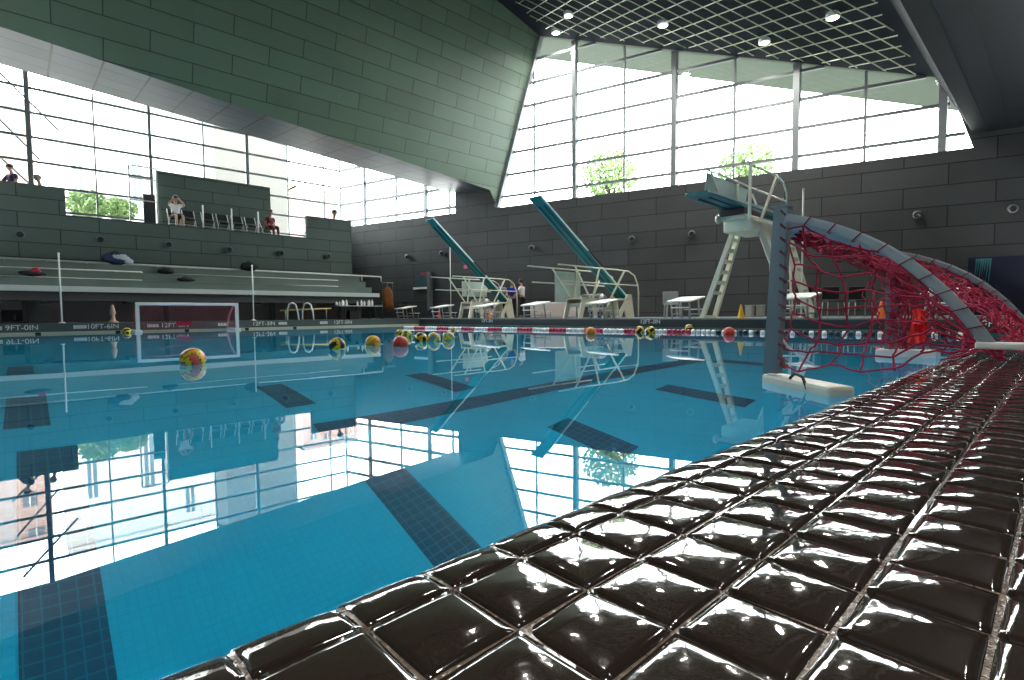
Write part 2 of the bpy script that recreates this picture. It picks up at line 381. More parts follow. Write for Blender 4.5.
# small glass door frame beside the screen
mb = MB(); fx = a.x - .03
for x in (fx - .95, fx): mb.bar((x, 26.6, zt), (x, 26.6, zt + 2.6), .06, .06)
for z in (zt + 1.2, zt + 2.1, zt + 2.6): mb.bar((fx - .95, 26.6, z), (fx, 26.6, z), .05, .05)
mb.box((fx - .5, 26.58, zt), (fx - .08, 26.62, zt + 1.5), 1)
o = mb.build('balcony_gate', ['white_frame', 'dark_metal']); tag(o, 'white framed gate with dark panel beside the balcony screen wall', 'gate')
mb = MB(); mb.box((11.86, 23.62, DZ), (12.0, VW, 2.35)); o = mb.build('wall_stand_end', mat('end_shade', (.045, .048, .048), .7)); struct(o, 'end wall of the stand, overhang shade put into its dark colour')  # colour kept dark to carry the overhang shade seen on the lower wall
# lower wall behind the left deck
LOW = mat('wall_low', (0.20, 0.19, 0.19), 0.6, noise=0.25, nscale=2)
mb = MB(); mb.box((-9, 23.61, DZ), (11.85, 24.5, 1.28)); o = mb.build('wall_left_lower', 'wall_low'); struct(o, 'dark grey wall under the stand')
# far wall with the big window and the corner windows cut out
SILL = 5.72
def wp(v, z, off=0): return wall_pt(v, z, off)
mb = MB(); VA, VB = 33.0, -7.0
def wq(v0, z0, v1, z1):
    mb.add([wp(v0, z0), wp(v1, z0), wp(v1, z1), wp(v0, z1)], [(0, 1, 2, 3)])
wq(VB, DZ, VA, SILL)
vq = at_w(497, 207).y; vl = at_w(455, 205).y
wq(vq - .0, SILL, vl, 8.9)                       # solid block between the two windows
c1, c2 = at_w(935, 77), at_w(973, 148)
mb.add([wp(c2.y, SILL), wp(VB, SILL), wp(VB, 9), wp(c1.y - .0, c1.z + .8)], [(0, 1, 2, 3)])
o = mb.build('wall_far', PANR, uvf=lambda c: (c.y / NW.x, c.z)); struct(o, 'dark grey panelled far wall')
# green inclined wall mass
P1, Q1 = at_w(540, 36), at_w(497, 207)
gn = Vector((1, 0, 0)).cross(P1 - Q1).normalized(); gk = gn.dot(P1)
def gp(u, z): return Vector((u, (gk - gn.z * z) / gn.y, z))
def on_g(x, y): return on(x, y, gn, gk)
gl, gr = on_g(0, 26.5), on_g(490, 190)
sl = (gr.z - gl.z) / (gr.x - gl.x); GZ = lambda u: gl.z + sl * (u - gl.x)
gc = on_g(497, 0); cn = (at_w(935, 76) - P1).cross(gc - P1).normalized(); ck = cn.dot(P1)
def cz(u, v): return (ck - cn.x * u - cn.y * v) / cn.z
def g_top(u):                                   # where the green wall meets the ceiling
    z = 13.0
    for _ in range(30): z = cz(u, gp(u, z).y)
    return gp(u, z)
UL = -9.0
mb = MB(); mb.add([gp(UL, GZ(UL)), gp(gr.x, gr.z), Vector(Q1), g_top(P1.x), g_top(UL)], [(0, 1, 2, 3, 4)])
cs = math.sqrt(1 + (gn.z / gn.y) ** 2)
o = mb.build('wall_upper', GRN, uvf=lambda c: (c.x, (c.z - 8.27) * cs + 5.75)); struct(o, 'huge leaning green-grey panelled wall mass')
# soffit of that mass
SOF = panel_mat('soffit_metal', (0.125, 0.13, 0.15), (0.03, 0.03, 0.035), 1.10, 0.9, 0.022, 0.42, offset=0.0, var=0.10, ox=.29, oy=.2, spec=.35)
VS = 22.3
bl = [at_v(0, 64, VS), at_v(448, 192, VS)]; sb = (bl[1].z - bl[0].z) / (bl[1].x - bl[0].x)
mb = MB(); n = 14; ue_ = bl[1].x
us = [UL + (ue_ - UL) * i / n for i in range(n + 1)]
front = [gp(q, GZ(q)) for q in us]; back = [Vector((q, VS, bl[0].z + sb * (q - bl[0].x))) for q in us]
mb.add(front + back, [(i, i + 1, n + 2 + i, n + 1 + i) for i in range(n)])
mb.add([front[-1], gr, wp(vq, gr.z), back[-1]], [(0, 1, 2, 3)])
o = mb.build('ceiling_soffit', SOF, uvf=lambda c: (c.x, c.y)); struct(o, 'grey metal soffit under the green wall mass')
mb = MB(); hi = [Vector((q, 31.5, bl[0].z + 1.2 + 5.0)) for q in us]
mb.add(back + hi, [(i, i + 1, n + 2 + i, n + 1 + i) for i in range(n)])
mb.add([back[-1], wp(VS, back[-1].z), wp(31.5, 14.5), hi[-1]], [(0, 1, 2, 3)])
o = mb.build('ceiling_balcony', mat('back_dark', (.05, .055, .055), .7)); struct(o, 'dark sloping underside above the balcony')
# ceiling with bright lattice
CEI = mat('ceiling_dark', (0.014, 0.017, 0.024), 0.8, noise=0.4, nscale=.7, spec=0.05)
s1, s2 = on(890, 0, cn, ck), on(935, 77, cn, ck)
fold_v, fold_z = c1.y - .97, 6.17
eA, eB = on(538, 58, cn, ck), on(935, 108, cn, ck)
def cp(u, v): return Vector((u, v, cz(u, v)))
k = (s1.y - s2.y) / (s1.x - s2.x); s0 = cp(UL, s2.y + k * (UL - s2.x))
mb = MB(); gA, gB = g_top(P1.x), g_top(UL)
mb.add([s0, s2, gA, gB], [(0, 1, 2, 3)])
o = mb.build('ceiling', 'ceiling_dark'); struct(o, 'dark sloping ceiling')
mb = MB(); mb.add([s2, eB + (eB - eA) * .25, eA - (eB - eA) * .06, gA], [(0, 1, 2, 3)])
o = mb.build('ceiling_eave', mat('eave', (0.12, 0.14, 0.115), 0.8, spec=.1)); struct(o, 'pale eave outside the big window')
mat('lattice', (0.45, 0.48, 0.34), 0.3, metal=0.3)
def in_tri(p, poly):
    s_ = 0
    for i in range(len(poly)):
        a, b = poly[i], poly[(i + 1) % len(poly)]
        c = (b.x - a.x) * (p.y - a.y) - (b.y - a.y) * (p.x - a.x)
        if s_ == 0: s_ = 1 if c > 0 else -1
        elif c * s_ < 0: return False
    return True
def lattice(dirv, spacing, ref, drop):
    mb = MB(); d = dirv.normalized(); nrm = Vector((-d.y, d.x, 0))
    area = [cp(q.x, q.y) for q in (s0 + Vector((0, .25, 0)), s2 + Vector((-.3, .25, 0)), gA + Vector((-.35, -.9, 0)), gB + Vector((0, -.9, 0)))]
    for i in range(-60, 60):
        base = ref + nrm * spacing * i; run = []
        for t in [x * .2 for x in range(-200, 200)]:
            p = base + d * t; q = Vector((p.x, p.y, 0))
            if q.x > -3 and in_tri(q, area): run.append(q)
            elif run: break
        if len(run) > 3:
            a, b = run[0], run[-1]; a = cp(a.x, a.y) - Vector((0, 0, drop)); b = cp(b.x, b.y) - Vector((0, 0, drop)); mb.bar(a, b, .02, .03)
    return mb
def cdir(p, q):
    a, b = on(*p, cn, ck), on(*q, cn, ck); d = b - a; d.z = 0; return d.normalized(), Vector((a.x, a.y, 0))
LATT = []
d1, r1 = cdir((819.6, 0), (927, 63)); d2, r2 = cdir((787, 0), (724, 22))
print('lattice', d1, d2)
for dd, rr in ((d1, r1), (d2, r2)):
    o = lattice(dd, 0.56, rr, .10).build('ceiling_lattice', 'lattice'); struct(o, 'bright metal lattice strips on the ceiling')
# right-hand leaning face and its low soffit
SLB = mat('slab_dark', (0.014, 0.019, 0.024), 0.5, noise=0.25, nscale=.8)
f2 = wp(fold_v, fold_z); f1 = Vector((UL, fold_v, fold_z))
mb = MB(); mb.add([s0, s2, f2, f1], [(0, 1, 2, 3)], 1); mb.add([f1, f2, wp(-6.5, fold_z), Vector((UL, -6.5, fold_z))], [(0, 1, 2, 3)])
o = mb.build('ceiling_right', ['slab_dark', mat('slab_face', (.012, .014, .016), .9, spec=.03)]); struct(o, 'dark low soffit over the near side')
mb = MB()
for x, y in ((974, 100), (1000, 95), (1040, 60)):
    p = at_z(x, y, fold_z); mb.box((UL, p.y - .02, fold_z - .012), (wp(p.y, 0).x - .05, p.y + .02, fold_z + .01))
o = mb.build('trim_7', 'black'); struct(o, 'long dark joints in the low soffit')
# closing walls outside the picture
mb = MB(); quad(mb, (UL, -6.2, 0), (UL, 33, 0), (UL, 33, 19), (UL, -6.2, 19)); quad(mb, (UL, -6.2, 0), (30, -6.2, 0), (30, -6.2, 9), (UL, -6.2, 9))
o = mb.build('wall_near', PANR, uvf=lambda c: (c.x + c.y, c.z)); struct(o, 'panelled walls behind the camera')

# windows ---------------------------------------------------------------
def bars_w(off=0.0):
    mb = MB()
    return mb
# window_1 : along the balcony
w1 = MB()
uc = 13.93
for x, t in ((32, .17), (97, .06), (152, .12), (205, .06), (248, .15), (288, .07), (324, .07)):
    u = at_v(x, 200, VW).x; w1.bar((u, VW, zt), (u, VW, 11.6), t, .2 if t > .1 else .08, up=(0, 1, 0))
u = at_v(32, 200, VW).x
for k in range(1, 5): w1.bar((u - 2.16 * k, VW, zt), (u - 2.16 * k, VW, 12.5), (.06, .17)[k % 2 == 0], .1, up=(0, 1, 0))
zb = [10.09 - 1.01 * k for k in range(-2, 7)]
for z in zb: w1.bar((UL, VW, z), (uc, VW, z), .095, .095)
o = w1.build('window_1', 'mullion'); struct(o, 'grid window along the balcony')
g = MB(); quad(g, (UL, VW + .06, zt), (uc, VW + .06, zt), (uc, VW + .06, 12.5), (UL, VW + .06, 12.5)); p = g.build('pane', 'glass', o)
# window_2 : round the corner on the far wall
w2 = MB()
for x, t in ((338.5, .08), (363, .16), (395, .10), (424, .18), (448, .10)):
    v = at_w(x, 200).y; w2.bar(wp(v, 5.72, .1), wp(v, 10.5, .1), t, .2 if t > .1 else .08, up=(0, 1, 0))
for k in range(0, 7):
    z = 10.09 - 1.01 * k
    if z > 5.7: w2.bar(wp(VW, z, .1), wp(vl, z, .1), .13, .13)
o = w2.build('window_2', 'mullion'); struct(o, 'grid window at the far corner')
g = MB(); quad(g, wp(VW, SILL, .16), wp(vl, SILL, .16), wp(vl, 10.5, .16), wp(VW, 10.5, .16)); g.build('pane', 'glass', o)
# window_3 : the big far window, cut by the leaning green wall and the sloping ceiling
w3 = MB()
def ztop(v): p = wp(v, 0, .1); return cz(p.x, v)
for x, t in ((533, .06), (573.5, .2), (623, .07), (673, .2), (733, .07), (795, .22), (863.7, .07), (941.5, .2)):
    v = at_w(x, 150).y; w3.bar(wp(v, SILL, .1), wp(v, ztop(v) - .02, .1), t, .22 if t > .1 else .08, up=(0, 1, 0))
def vleft(z): return Q1.y + (P1.y - Q1.y) * (z - Q1.z) / (P1.z - Q1.z)
def vright(z): return max(c2.y + (c1.y - c2.y) * (z - c2.z) / (c1.z - c2.z), -9)
for k in range(0, 8):
    z = 6.23 + 1.027 * k; va = vleft(z); vb = vright(z)
    if z > cz(wp(vb, 0).x, vb):
        for s in range(400):
            vb += .05
            if z < ztop(vb): break
    if vb < va: w3.bar(wp(va, z, .1), wp(vb, z, .1), .10, .10)
w3.bar(wp(vleft(SILL), SILL, .02), wp(vleft(13.3), 13.3, .02), .28, .2, up=(0, 0, 1))
o = w3.build('window_3', 'mullion'); struct(o, 'large sloping grid window')
g = MB(); g.add([wp(vleft(SILL), SILL, .17), wp(c2.y, SILL, .17), wp(c1.y, c1.z, .17), wp(P1.y, P1.z, .17)], [(0, 1, 2, 3)]); g.build('pane', 'glass', o)
# outside: street, pale blocks, trees
mat('street', (0.16, 0.17, 0.15), 0.8, noise=0.3, nscale=.3)
mb = MB(); mb.box((-90, 32, 2.4), (120, 150, 2.5)); mb.box((24.5, -90, 2.4), (160, 32, 2.5)); o = mb.build('ground', 'street'); struct(o, 'street outside the windows')
mat('block_white', (0.11, 0.11, 0.11), 0.8); mat('block_grey', (0.085, 0.083, 0.075), 0.8); mat('block_pink', (0.30, 0.21, 0.18), 0.8); mat('dark_glass', (0.10, 0.115, 0.13), 0.6, spec=.1)
mat('ext_white', (0.5, 0.5, 0.48), 0.8); mat('leaf_out', (0.17, 0.26, 0.10), 0.8, noise=.5, nscale=2); mat('bark', (0.05, 0.04, 0.03), 0.9)
def building(label, v, x0, x1, ytop, wall, wins, extra=None, wz=.0):
    a, b = at_v(x0, ytop, v), at_v(x1, ytop, v)
    t = thing('building', label, 'building', ((a.x + b.x) / 2, v, 2.5)); off = Vector(t.location)
    mb = MB(); mb.box((a.x - off.x, 0, 0), (b.x - off.x, 3.5, a.z - 2.5)); mb.box((a.x - off.x, -.15, a.z - 2.8), (b.x - off.x, 3.5, a.z - 2.4)); mb.build('facade', wall, t)
    for (wx0, wy0, wx1, wy1) in wins:
        p, q = at_v(wx0, wy0, v), at_v(wx1, wy1, v); mb = MB()
        mb.box((p.x - off.x, -.06, q.z - 2.5), (q.x - off.x, .05, p.z - 2.5))
        f = mb.build('window', 'dark_glass', t)
        mb = MB(); mx = (p.x + q.x) / 2 - off.x; mb.box((mx - .05, -.12, q.z - 2.5), (mx + .05, -.06, p.z - 2.5)); mb.build('mullion', 'ext_white', f)
    return t
building('pale white block with tall grey window strips outside the balcony glazing', 58, 44, 205, 84, 'ext_white', [(71, 142, 84, 205), (131, 152, 143, 208), (171, 124, 181, 152)])
building('pinkish building at the far left behind the thick window post', 72, -60, 30, 84, 'block_pink', [(4, 94, 22, 112), (2, 132, 18, 150)])
building('plain grey block seen above the balcony screen wall', 44, 213, 286, 100, 'block_grey', [])
building('pinkish building with small windows seen through the corner glazing', 75, 296, 352, 185, 'block_pink', [(304, 196, 310, 203), (318, 196, 324, 203), (335, 196, 341, 203)])
# diagonal bracing outside the left window
mb = MB()
for (p, q) in (((-5, 68), (58, 130)), ((-8, 112), (40, 160)), ((-8, 150), (34, 188))):
    mb.bar(at_v(*p, 32.5), at_v(*q, 32.5), .08, .08)
o = mb.build('wall_brace', 'dark_metal'); struct(o, 'diagonal braces outside the left glazing')
def tree(name, label, c, r, hz, n, trunk=True, seed=1):
    random.seed(seed)
    t = thing(name, label, name.replace('_', ' ').split()[-1], (c.x, c.y, 2.5)); mb = MB(); zc = c.z - 2.5
    for i in range(n):
        while True:
            d = Vector((random.uniform(-1, 1), random.uniform(-1, 1), random.uniform(-1, 1)))
            if d.length <= 1 and random.random() < .35 + .65 * d.length and math.sin(d.x * 6 + seed) * math.cos(d.z * 7) * math.sin(d.y * 5) > -.35: break
        p = Vector((d.x * r, d.y * r, zc + d.z * hz)); a = Vector((random.gauss(0, 1), random.gauss(0, 1), random.gauss(0, 1))).normalized()
        b = a.cross(Vector((random.random(), 1, .3))).normalized(); s = .09 + .08 * random.random()
        mb.add([p - a * s, p + b * s * .5, p + a * s, p - b * s * .5], [(0, 1, 2, 3)])
    mb.build('foliage', 'leaf_out', t)
    if trunk:
        mb = MB(); mb.tube([(0, 0, 0), (.1, 0, zc * .5), (0, .1, zc)], [.16, .12, .06], 8)
        for k in range(9):
            a = k * 2.4; mb.tube([(0, .05, zc * (.55 + .04 * k)), (math.cos(a) * r * .4, math.sin(a) * r * .4, zc + hz * .1), (math.cos(a) * r * .75, math.sin(a) * r * .75, zc + hz * (.1 * (k % 5)))], [.06, .035, .012], 5)
        mb.build('trunk', 'bark', t)
    return t
tree('leafy_tree', 'leafy tree outside the big window, behind the raised middle springboard', at_w(610, 174, 9), 1.75, 1.5, 1500, seed=3)
tree('leafy_tree', 'leafy tree outside the big window, behind the tall diving platform railing', at_w(748, 166, 9), 1.6, 1.2, 1200, seed=5)
p = at_v(88, 205, 35); tree('green_bush', 'green bush below the first tall window strip of the pale block', Vector((p.x, p.y, p.z)), .9, .8, 900, True, 8)
p = at_v(120, 209, 36); tree('green_bush', 'low green bush right of the other bush outside the balcony glazing', Vector((p.x, p.y, p.z)), .8, .6, 700, True, 9)
random.seed(11)

# ================================================================== LAMPS ON WALLS AND CEILING
mat('lens', (0.03, 0.03, 0.03), 0.10, coat=.5); mat('lamp_grey', (0.15, 0.16, 0.155), 0.35); mat('glow', (1, .95, .85), 0.5, emit=(1, .93, .8), estr=14)
def wall_light_master():
    t = thing('wall_spotlight', 'x', 'wall light', group='round spotlights along the panelled walls')
    # local +x points out of the wall
    mb = MB(); rx = Matrix.Rotation(R(90), 3, 'Y'); mb.lathe([(0, 0), (.10, 0), (.10, .03), (.03, .05)], n=16, mx=rx); mb.build('mount_plate', 'lamp_grey', t)
    mb = MB(); tilt = Matrix.Rotation(R(108), 3, 'Y'); mb.lathe([(.0, -.01), (.09, .02), (.13, .09), (.138, .16), (.095, .172)], c=(.03, 0, .03), n=20, mx=tilt); mb.build('housing', 'lamp_grey', t)
    mb = MB(); mb.lathe([(.098, .165), (.06, .17), (0, .172)], c=(.03, 0, .03), n=20, mx=tilt); mb.build('lens', 'lens', t)
    return t
WL = wall_light_master(); first = True
def place_wl(p, rz, label):
    global first
    o = WL if first else copy_tree(WL); first = False
    o.location = p; o.rotation_euler = (0, 0, rz); o['label'] = label
L_left = ['round spotlight furthest left on the panelled wall, above the pipe rails', 'round spotlight on the left wall above the dark bag on the rail', 'round spotlight on the left wall under the seated person with raised arms', 'round spotlight on the left wall under the middle balcony chairs', 'round spotlight on the left wall under the last balcony chair', 'round spotlight on the left wall nearest its right end, under the parapet block']
for (x, y), l in zip(((20, 234.5), (100, 239.5), (168, 244.5), (228, 249.5), (280, 253), (327, 256)), L_left):
    p = at_v(x, y, VF); place_wl((p.x, VF, p.z), R(-90), l)
L_far = ['round spotlight furthest left on the far wall, left of the first raised springboard', 'round spotlight just left of the first raised springboard', 'round spotlight on the far wall above the three standing people', 'round spotlight just right of the raised middle springboard', 'round spotlight on the far wall between middle springboard and tall platform', 'round spotlight on the far wall just left of the tall diving platform', 'round spotlight on the far wall above the curved goal arch', 'round spotlight furthest right on the far wall']
wa = math.atan2(-NW.y, -NW.x)
for (x, y), l in zip(((409, 257), (443.5, 253.5), (533, 248), (581, 243), (633, 239), (692.5, 234), (916.5, 215), (1011, 209)), L_far):
    place_wl(at_w(x, y, -.0), wa, l)
DLL = ['ceiling downlight nearest the top left of the lattice', 'ceiling downlight between the two left window posts', 'ceiling downlight above the second wide window post from the right', 'largest and brightest ceiling downlight near the low dark soffit', 'faint ceiling downlight in the corner by the green wall']
dn = None
for (x, y), l in zip(((568.5, 12.5), (663, 22), (764.5, 39), (833, 13.5), (556, 30)), DLL):
    p = on(x, y, cn, ck)
    if dn is None:
        dn = thing('ceiling_downlight', l, 'ceiling light', group='round downlights in the sloping ceiling')
        mb = MB(); mb.lathe([(.16, 0), (.20, .0), (.20, -.13), (.155, -.14), (.14, -.05)], n=24); mb.build('housing', 'white', dn)
        mb = MB(); mb.lathe([(0, -.14), (.12, -.15), (.18, -.13)], n=24); mb.build('lamp_lens', 'glow', dn); o = dn
    else: o = copy_tree(dn)
    o.location = p; o['label'] = l; ceiling_lamp(p - Vector((0, 0, .24)), 140)
for u_, v_, l in ((9, 8, 'added unseen downlight nearest the water just above the picture'), (12, 13, 'added unseen downlight above the picture near the green wall')):  # unseen lamps with fixtures, added to brighten the balls and deck
    o = copy_tree(dn); o.location = cp(u_, v_); o['label'] = l; ceiling_lamp(cp(u_, v_) - Vector((0, 0, .24)), 130)

for u_ in (-1, 3, 7, 11):  # unseen soffit lamps, added to light the fronts of balls, goal and net
    ceiling_lamp(Vector((u_, -1.3, fold_z - .08)), 60)
    o = copy_tree(dn); o.location = (u_, -1.3, fold_z + .08); o['label'] = {-1: 'added fill downlight in the low soffit behind the camera, leftmost', 3: 'added fill downlight in the low soffit above the near goal post', 7: 'added fill downlight in the low soffit above the far side of the near goal', 11: 'added fill downlight in the low soffit nearest the far wall'}[u_]

# ================================================================== WATER POLO BALLS
BC = dict(yellow=(.92, .66, .02), black=(.012, .012, .012), pink=(.85, .16, .12), orange=(.85, .34, .02), red=(.78, .07, .05), green=(.02, .38, .14), skyblue=(.12, .42, .55), line=(.25, .07, .02))
for k, c in BC.items(): mat('ball_' + k, c, 0.4, noise=.04, bump=.15, bscale=400)
def ball(label, x, yc, c1, c2, rot, c3=None, plain=False, r=.108):
    p = at_z(x, yc, 0); t = MB(); nu_, nv_ = 40, 28
    rt = Matrix.Rotation(rot[0], 3, 'X') @ Matrix.Rotation(rot[1], 3, 'Y') @ Matrix.Rotation(rot[2], 3, 'Z')
    cols = [c1, c2] + ([c3] if c3 else []) + ['line' if c1 != 'yellow' or c2 != 'black' else 'black']
    vs = []; fs = []; ms = []
    for i in range(nv_ + 1):
        th = math.pi * i / nv_
        for j in range(nu_):
            ph = 2 * math.pi * j / nu_; vs.append(Vector((math.sin(th) * math.cos(ph), math.sin(th) * math.sin(ph), math.cos(th))))
    def groove(d):
        d = rt.transposed() @ d; a = [abs(q) for q in d]; k = a.index(max(a)); m = a[k]
        u = d[(k + 1) % 3] / m; vv_ = d[(k + 2) % 3] / m
        e = min(abs(abs(u) - .36), 1 - abs(u), 1 - abs(vv_) if abs(u) > .36 else 9)
        return k, u, e
    b0 = len(t.v)
    out = []
    for d in vs:
        _, _, e = groove(d); out.append(p + Vector((0, 0, .045)) + d * (r - (.0025 if e < .05 else 0)))
    t.v = [tuple(q) for q in out]
    for i in range(nv_):
        for j in range(nu_):
            f = [i * nu_ + j, i * nu_ + (j + 1) % nu_, (i + 1) * nu_ + (j + 1) % nu_, (i + 1) * nu_ + j]
            d = sum((vs[q] for q in f), Vector()).normalized(); k, u, e = groove(d)
            if e < .045 and not plain: mi = len(cols) - 1
            elif plain: mi = 0 if e > .04 else len(cols) - 1
            else: mi = 1 if abs(u) < .36 else (2 if (c3 and k == 1) else 0)
            t.f.append(f); t.m.append(mi); t.sm.append(True)
    o = t.build('water_polo_ball', ['ball_' + c for c in cols]); return tag(o, label, 'ball', 'water polo balls floating on the pool')
ball('large near ball, yellow with pink stripes, floating in front of the white goal', 193, 364.4, 'yellow', 'pink', (0, R(62), R(8)))
ball('black and yellow ball floating furthest left of the ball row', 337, 348.8, 'yellow', 'black', (R(60), R(20), R(10)))
ball('orange and yellow ball between the black and yellow and the red ball', 373, 345.6, 'orange', 'yellow', (R(10), R(50), R(30)))
ball('plain red ball floating left of the cluster', 400.5, 346.6, 'red', 'red', (R(20), R(30), R(0)), plain=True)
ball('green and yellow ball floating behind the red ball', 407, 337.6, 'green', 'yellow', (R(0), R(20), R(70)))
ball('black and yellow ball half hidden behind the green and yellow ball', 400.5, 336.3, 'yellow', 'black', (R(30), R(20), R(60)))
ball('black and yellow ball just left of the two light blue balls', 421, 341.3, 'yellow', 'black', (R(5), R(75), R(20)))
ball('light blue and yellow ball, left one of the pair', 434, 341.4, 'yellow', 'skyblue', (R(30), R(30), R(30)))
ball('light blue and yellow ball, right one of the pair', 448.5, 340.4, 'yellow', 'skyblue', (R(70), R(10), R(50)))
ball('small distant orange ball resting at the lane rope behind the light blue balls', 453, 330.6, 'orange', 'orange', (0, 0, 0), plain=True, r=.06)
ball('plain orange ball by the lane rope in front of the middle diving stand', 590.5, 334.0, 'orange', 'orange', (R(20), R(10), 0), plain=True)
ball('black and yellow ball, left one of the touching pair by the rope', 640, 332.6, 'yellow', 'black', (R(40), R(10), R(20)))
ball('black and yellow ball, right one of the touching pair by the rope', 650.5, 333.2, 'yellow', 'black', (R(10), R(60), R(45)))
ball('black and yellow ball sitting alone behind the lane rope', 689, 330.2, 'yellow', 'black', (R(80), R(30), R(15)))
ball('plain red ball by the lane rope left of the near goal post', 729, 334.6, 'red', 'red', (R(50), R(20), 0), plain=True)
ball('black and yellow ball beside the left post of the white goal', 127, 333, 'yellow', 'black', (R(20), R(80), R(30)))

# ================================================================== LANE ROPE
A, B = at_z(404, 327.7, .02), Vector((11.25, 1.0, .02)); B.x = at_z(765, 333.6, .02).x + .9
t = thing('lane_rope', 'floating lane rope of red and white discs turning black and white near the goal', 'lane rope', A)
L = (B - A).length; dr = (B - A).normalized(); n = int(L / .11)
mb = MB(); mb.tube([(0, 0, 0), B - A], .006, 6); mb.build('cable', 'black', t)
ax = dr.to_track_quat('Z', 'Y').to_matrix()
seg = 5; k = 0
mat('float_black', (.015, .015, .018), .35)
while k * seg < n:
    mb = MB(); s0_ = k * seg * .11; frac = s0_ / L
    red = k % 2 == 1; dark = frac > .70
    for q in range(seg):
        c = dr * (s0_ + q * .11 + .05)
        mb.lathe([(.012, -.045), (.05, -.035), (.055, -.01), (.055, .01), (.05, .035), (.012, .045)], c=c, n=10, mx=ax, mi=0 if not dark else (q % 2))
    mb.build('float_group', ['float_black', 'rope_white'] if dark else ('rope_red' if red else 'rope_white'), t); k += 1

# ================================================================== GOALS
mat('goal_grey', (0.16, 0.225, 0.26), 0.35, noise=.06); mat('net_red', (0.40, 0.014, 0.06), 0.75); mat('net_dark', (0.38, 0.05, 0.08), 0.8)
mat('float_cream', (0.62, 0.62, 0.52), 0.45, noise=.1, nscale=20); mat('strap_black', (.01, .01, .01), .5)
# distant white goal : origin at the water line in the middle of its mouth
ga, gb = at_v(137, 305, 18.9), at_v(236.5, 304.5, 18.9)
t = thing('water_polo_goal', 'white framed goal floating against the left pool side behind the yellow and pink ball', 'goal', ((ga.x + gb.x) / 2, 18.9, 0), group=None)
hw = (gb.x - ga.x) / 2; gh = (ga.z + gb.z) / 2 + .02
for s in (-1, 1):
    mb = MB(); mb.rbox((s * hw - .045, -.045, 0.0), (s * hw + .045, .045, gh + .04), .008); mb.build('post', 'white', t)
    mb = MB(); mb.tube([(s * hw, .04, gh - .02), (s * (hw - .02), .35, gh * .92), (s * (hw - .05), .7, gh * .6), (s * (hw - .08), .9, .12)], .03, 8); mb.build('side_arch', mat('arch_pink', (.80, .30, .38), .4), t)
mb = MB(); mb.rbox((-hw, -.045, gh - .045), (hw, .045, gh + .045), .008); mb.build('crossbar', 'white', t)
for s in (-1, 1): mb = MB(); mb.rbox((s * hw - .1, -.05, -.06), (s * hw + .1, .95, .07), .03); mb.build('float', 'white', t)
mb = MB()
def npt(a, b):      # a across 0..1, b from crossbar to water
    return (-hw + 2 * hw * a, .05 + .85 * math.sin(b * math.pi / 2) , (gh - .03) * (1 - b ** 2.2) + .05)
for i in range(29): mb.tube([npt(i / 28, j / 6) for j in range(7)], .004, 3, cap=False)
for j in range(1, 11): mb.tube([npt(0, j / 10), npt(1, j / 10)], .004, 3, cap=False)
for s in (0, 1):
    for i in range(1, 8): y = .05 + .85 * i / 8; z = (gh - .03) * (1 - (i / 8) ** 2.6); mb.tube([(-hw + 2 * hw * s, y, .05), (-hw + 2 * hw * s, y, z)], .004, 3, cap=False)
    for i in range(1, 7): z = gh * i / 7; mb.tube([(-hw + 2 * hw * s, .04, z), (-hw + 2 * hw * s, .05 + .85 * (1 - z / gh) ** .4, z)], .004, 3, cap=False)
mb.build('net', 'net_dark', t)
p = at_v(188, 323, 18.9); mb = MB(); mb.box((p.x - hw - ga.x - .22 - 0, .55, .17), (p.x - hw - ga.x + .22, .57, .32)); mb.build('red_tag', 'rope_red', t)

# near goal : left post stands at GA, right post at GB; sides run back towards the coping
GA = Vector((3.37, 1.26, 0)); GB = Vector((6.30, 1.20, 0))
t = thing('water_polo_goal', 'large grey framed goal with tangled red net at the near pool edge', 'goal', GA)
ud = (GB - GA).normalized(); W = (GB - GA).length
def gl_(u, y, z): return ud * u + Vector((0, y, z))
HB = .985
mb = MB(); mb.bar((.035, .0, .06), (.075, -.035, 1.085), .085, .075, up=(1, 0, 0)); mb.bar((.07, -.035, 1.08), (.0705, -.035, 1.09), .095, .085, up=(1, 0, 0)); mb.build('post', 'goal_grey', t)
mb = MB(); c = gl_(W, 0, 0); mb.rbox((c.x - .05, c.y - .05, .02), (c.x + .05, c.y + .05, 1.03), .006); mb.build('post', 'goal_grey', t)
mb = MB(); mb.bar(gl_(.13, -.02, HB), gl_(W - .04, 0, HB), .08, .085); mb.build('crossbar', mat('goal_blue', (.14, .30, .48), .3), t)
def arch_pts(u0, pix):
    return [at_u(x, y, GA.x + u0) - GA for x, y in pix]
ap1 = arch_pts(.03, [(786, 218), (810, 222), (835, 228.5), (860, 237.5), (885, 249), (908, 263), (928, 278.5), (946, 294), (962, 311), (977, 329), (989, 345)])
sc_ = [(p.y, p.z) for p in ap1]
ap2 = [Vector((W * ud.x, p[0] + W * ud.y + .02, p[1] - .012)) for p in sc_]
for ap in (ap1, ap2):
    mb = MB(); vs = []; m_ = len(ap)
    for i in range(m_):
        d = (ap[min(i + 1, m_ - 1)] - ap[max(i - 1, 0)]).normalized(); n_ = d.cross(Vector((1, 0, 0))).normalized()
        if n_.z < 0: n_ = -n_
        for a_, b_ in ((-.012, -.024), (.012, -.024), (.016, -.014), (.016, .014), (.012, .024), (-.012, .024), (-.016, .014), (-.016, -.014)): vs.append(ap[i] + Vector((a_, 0, 0)) + n_ * b_ * 1.12)
    mb.add(vs, [(i*8+j, i*8+(j+1)%8, (i+1)*8+(j+1)%8, (i+1)*8+j) for i in range(m_-1) for j in range(8)] + [tuple(range(8)), tuple((m_-1)*8+j for j in range(8))])
    mb.build('side_arch', mat('arch_grey', (.26, .32, .35), .32), t)
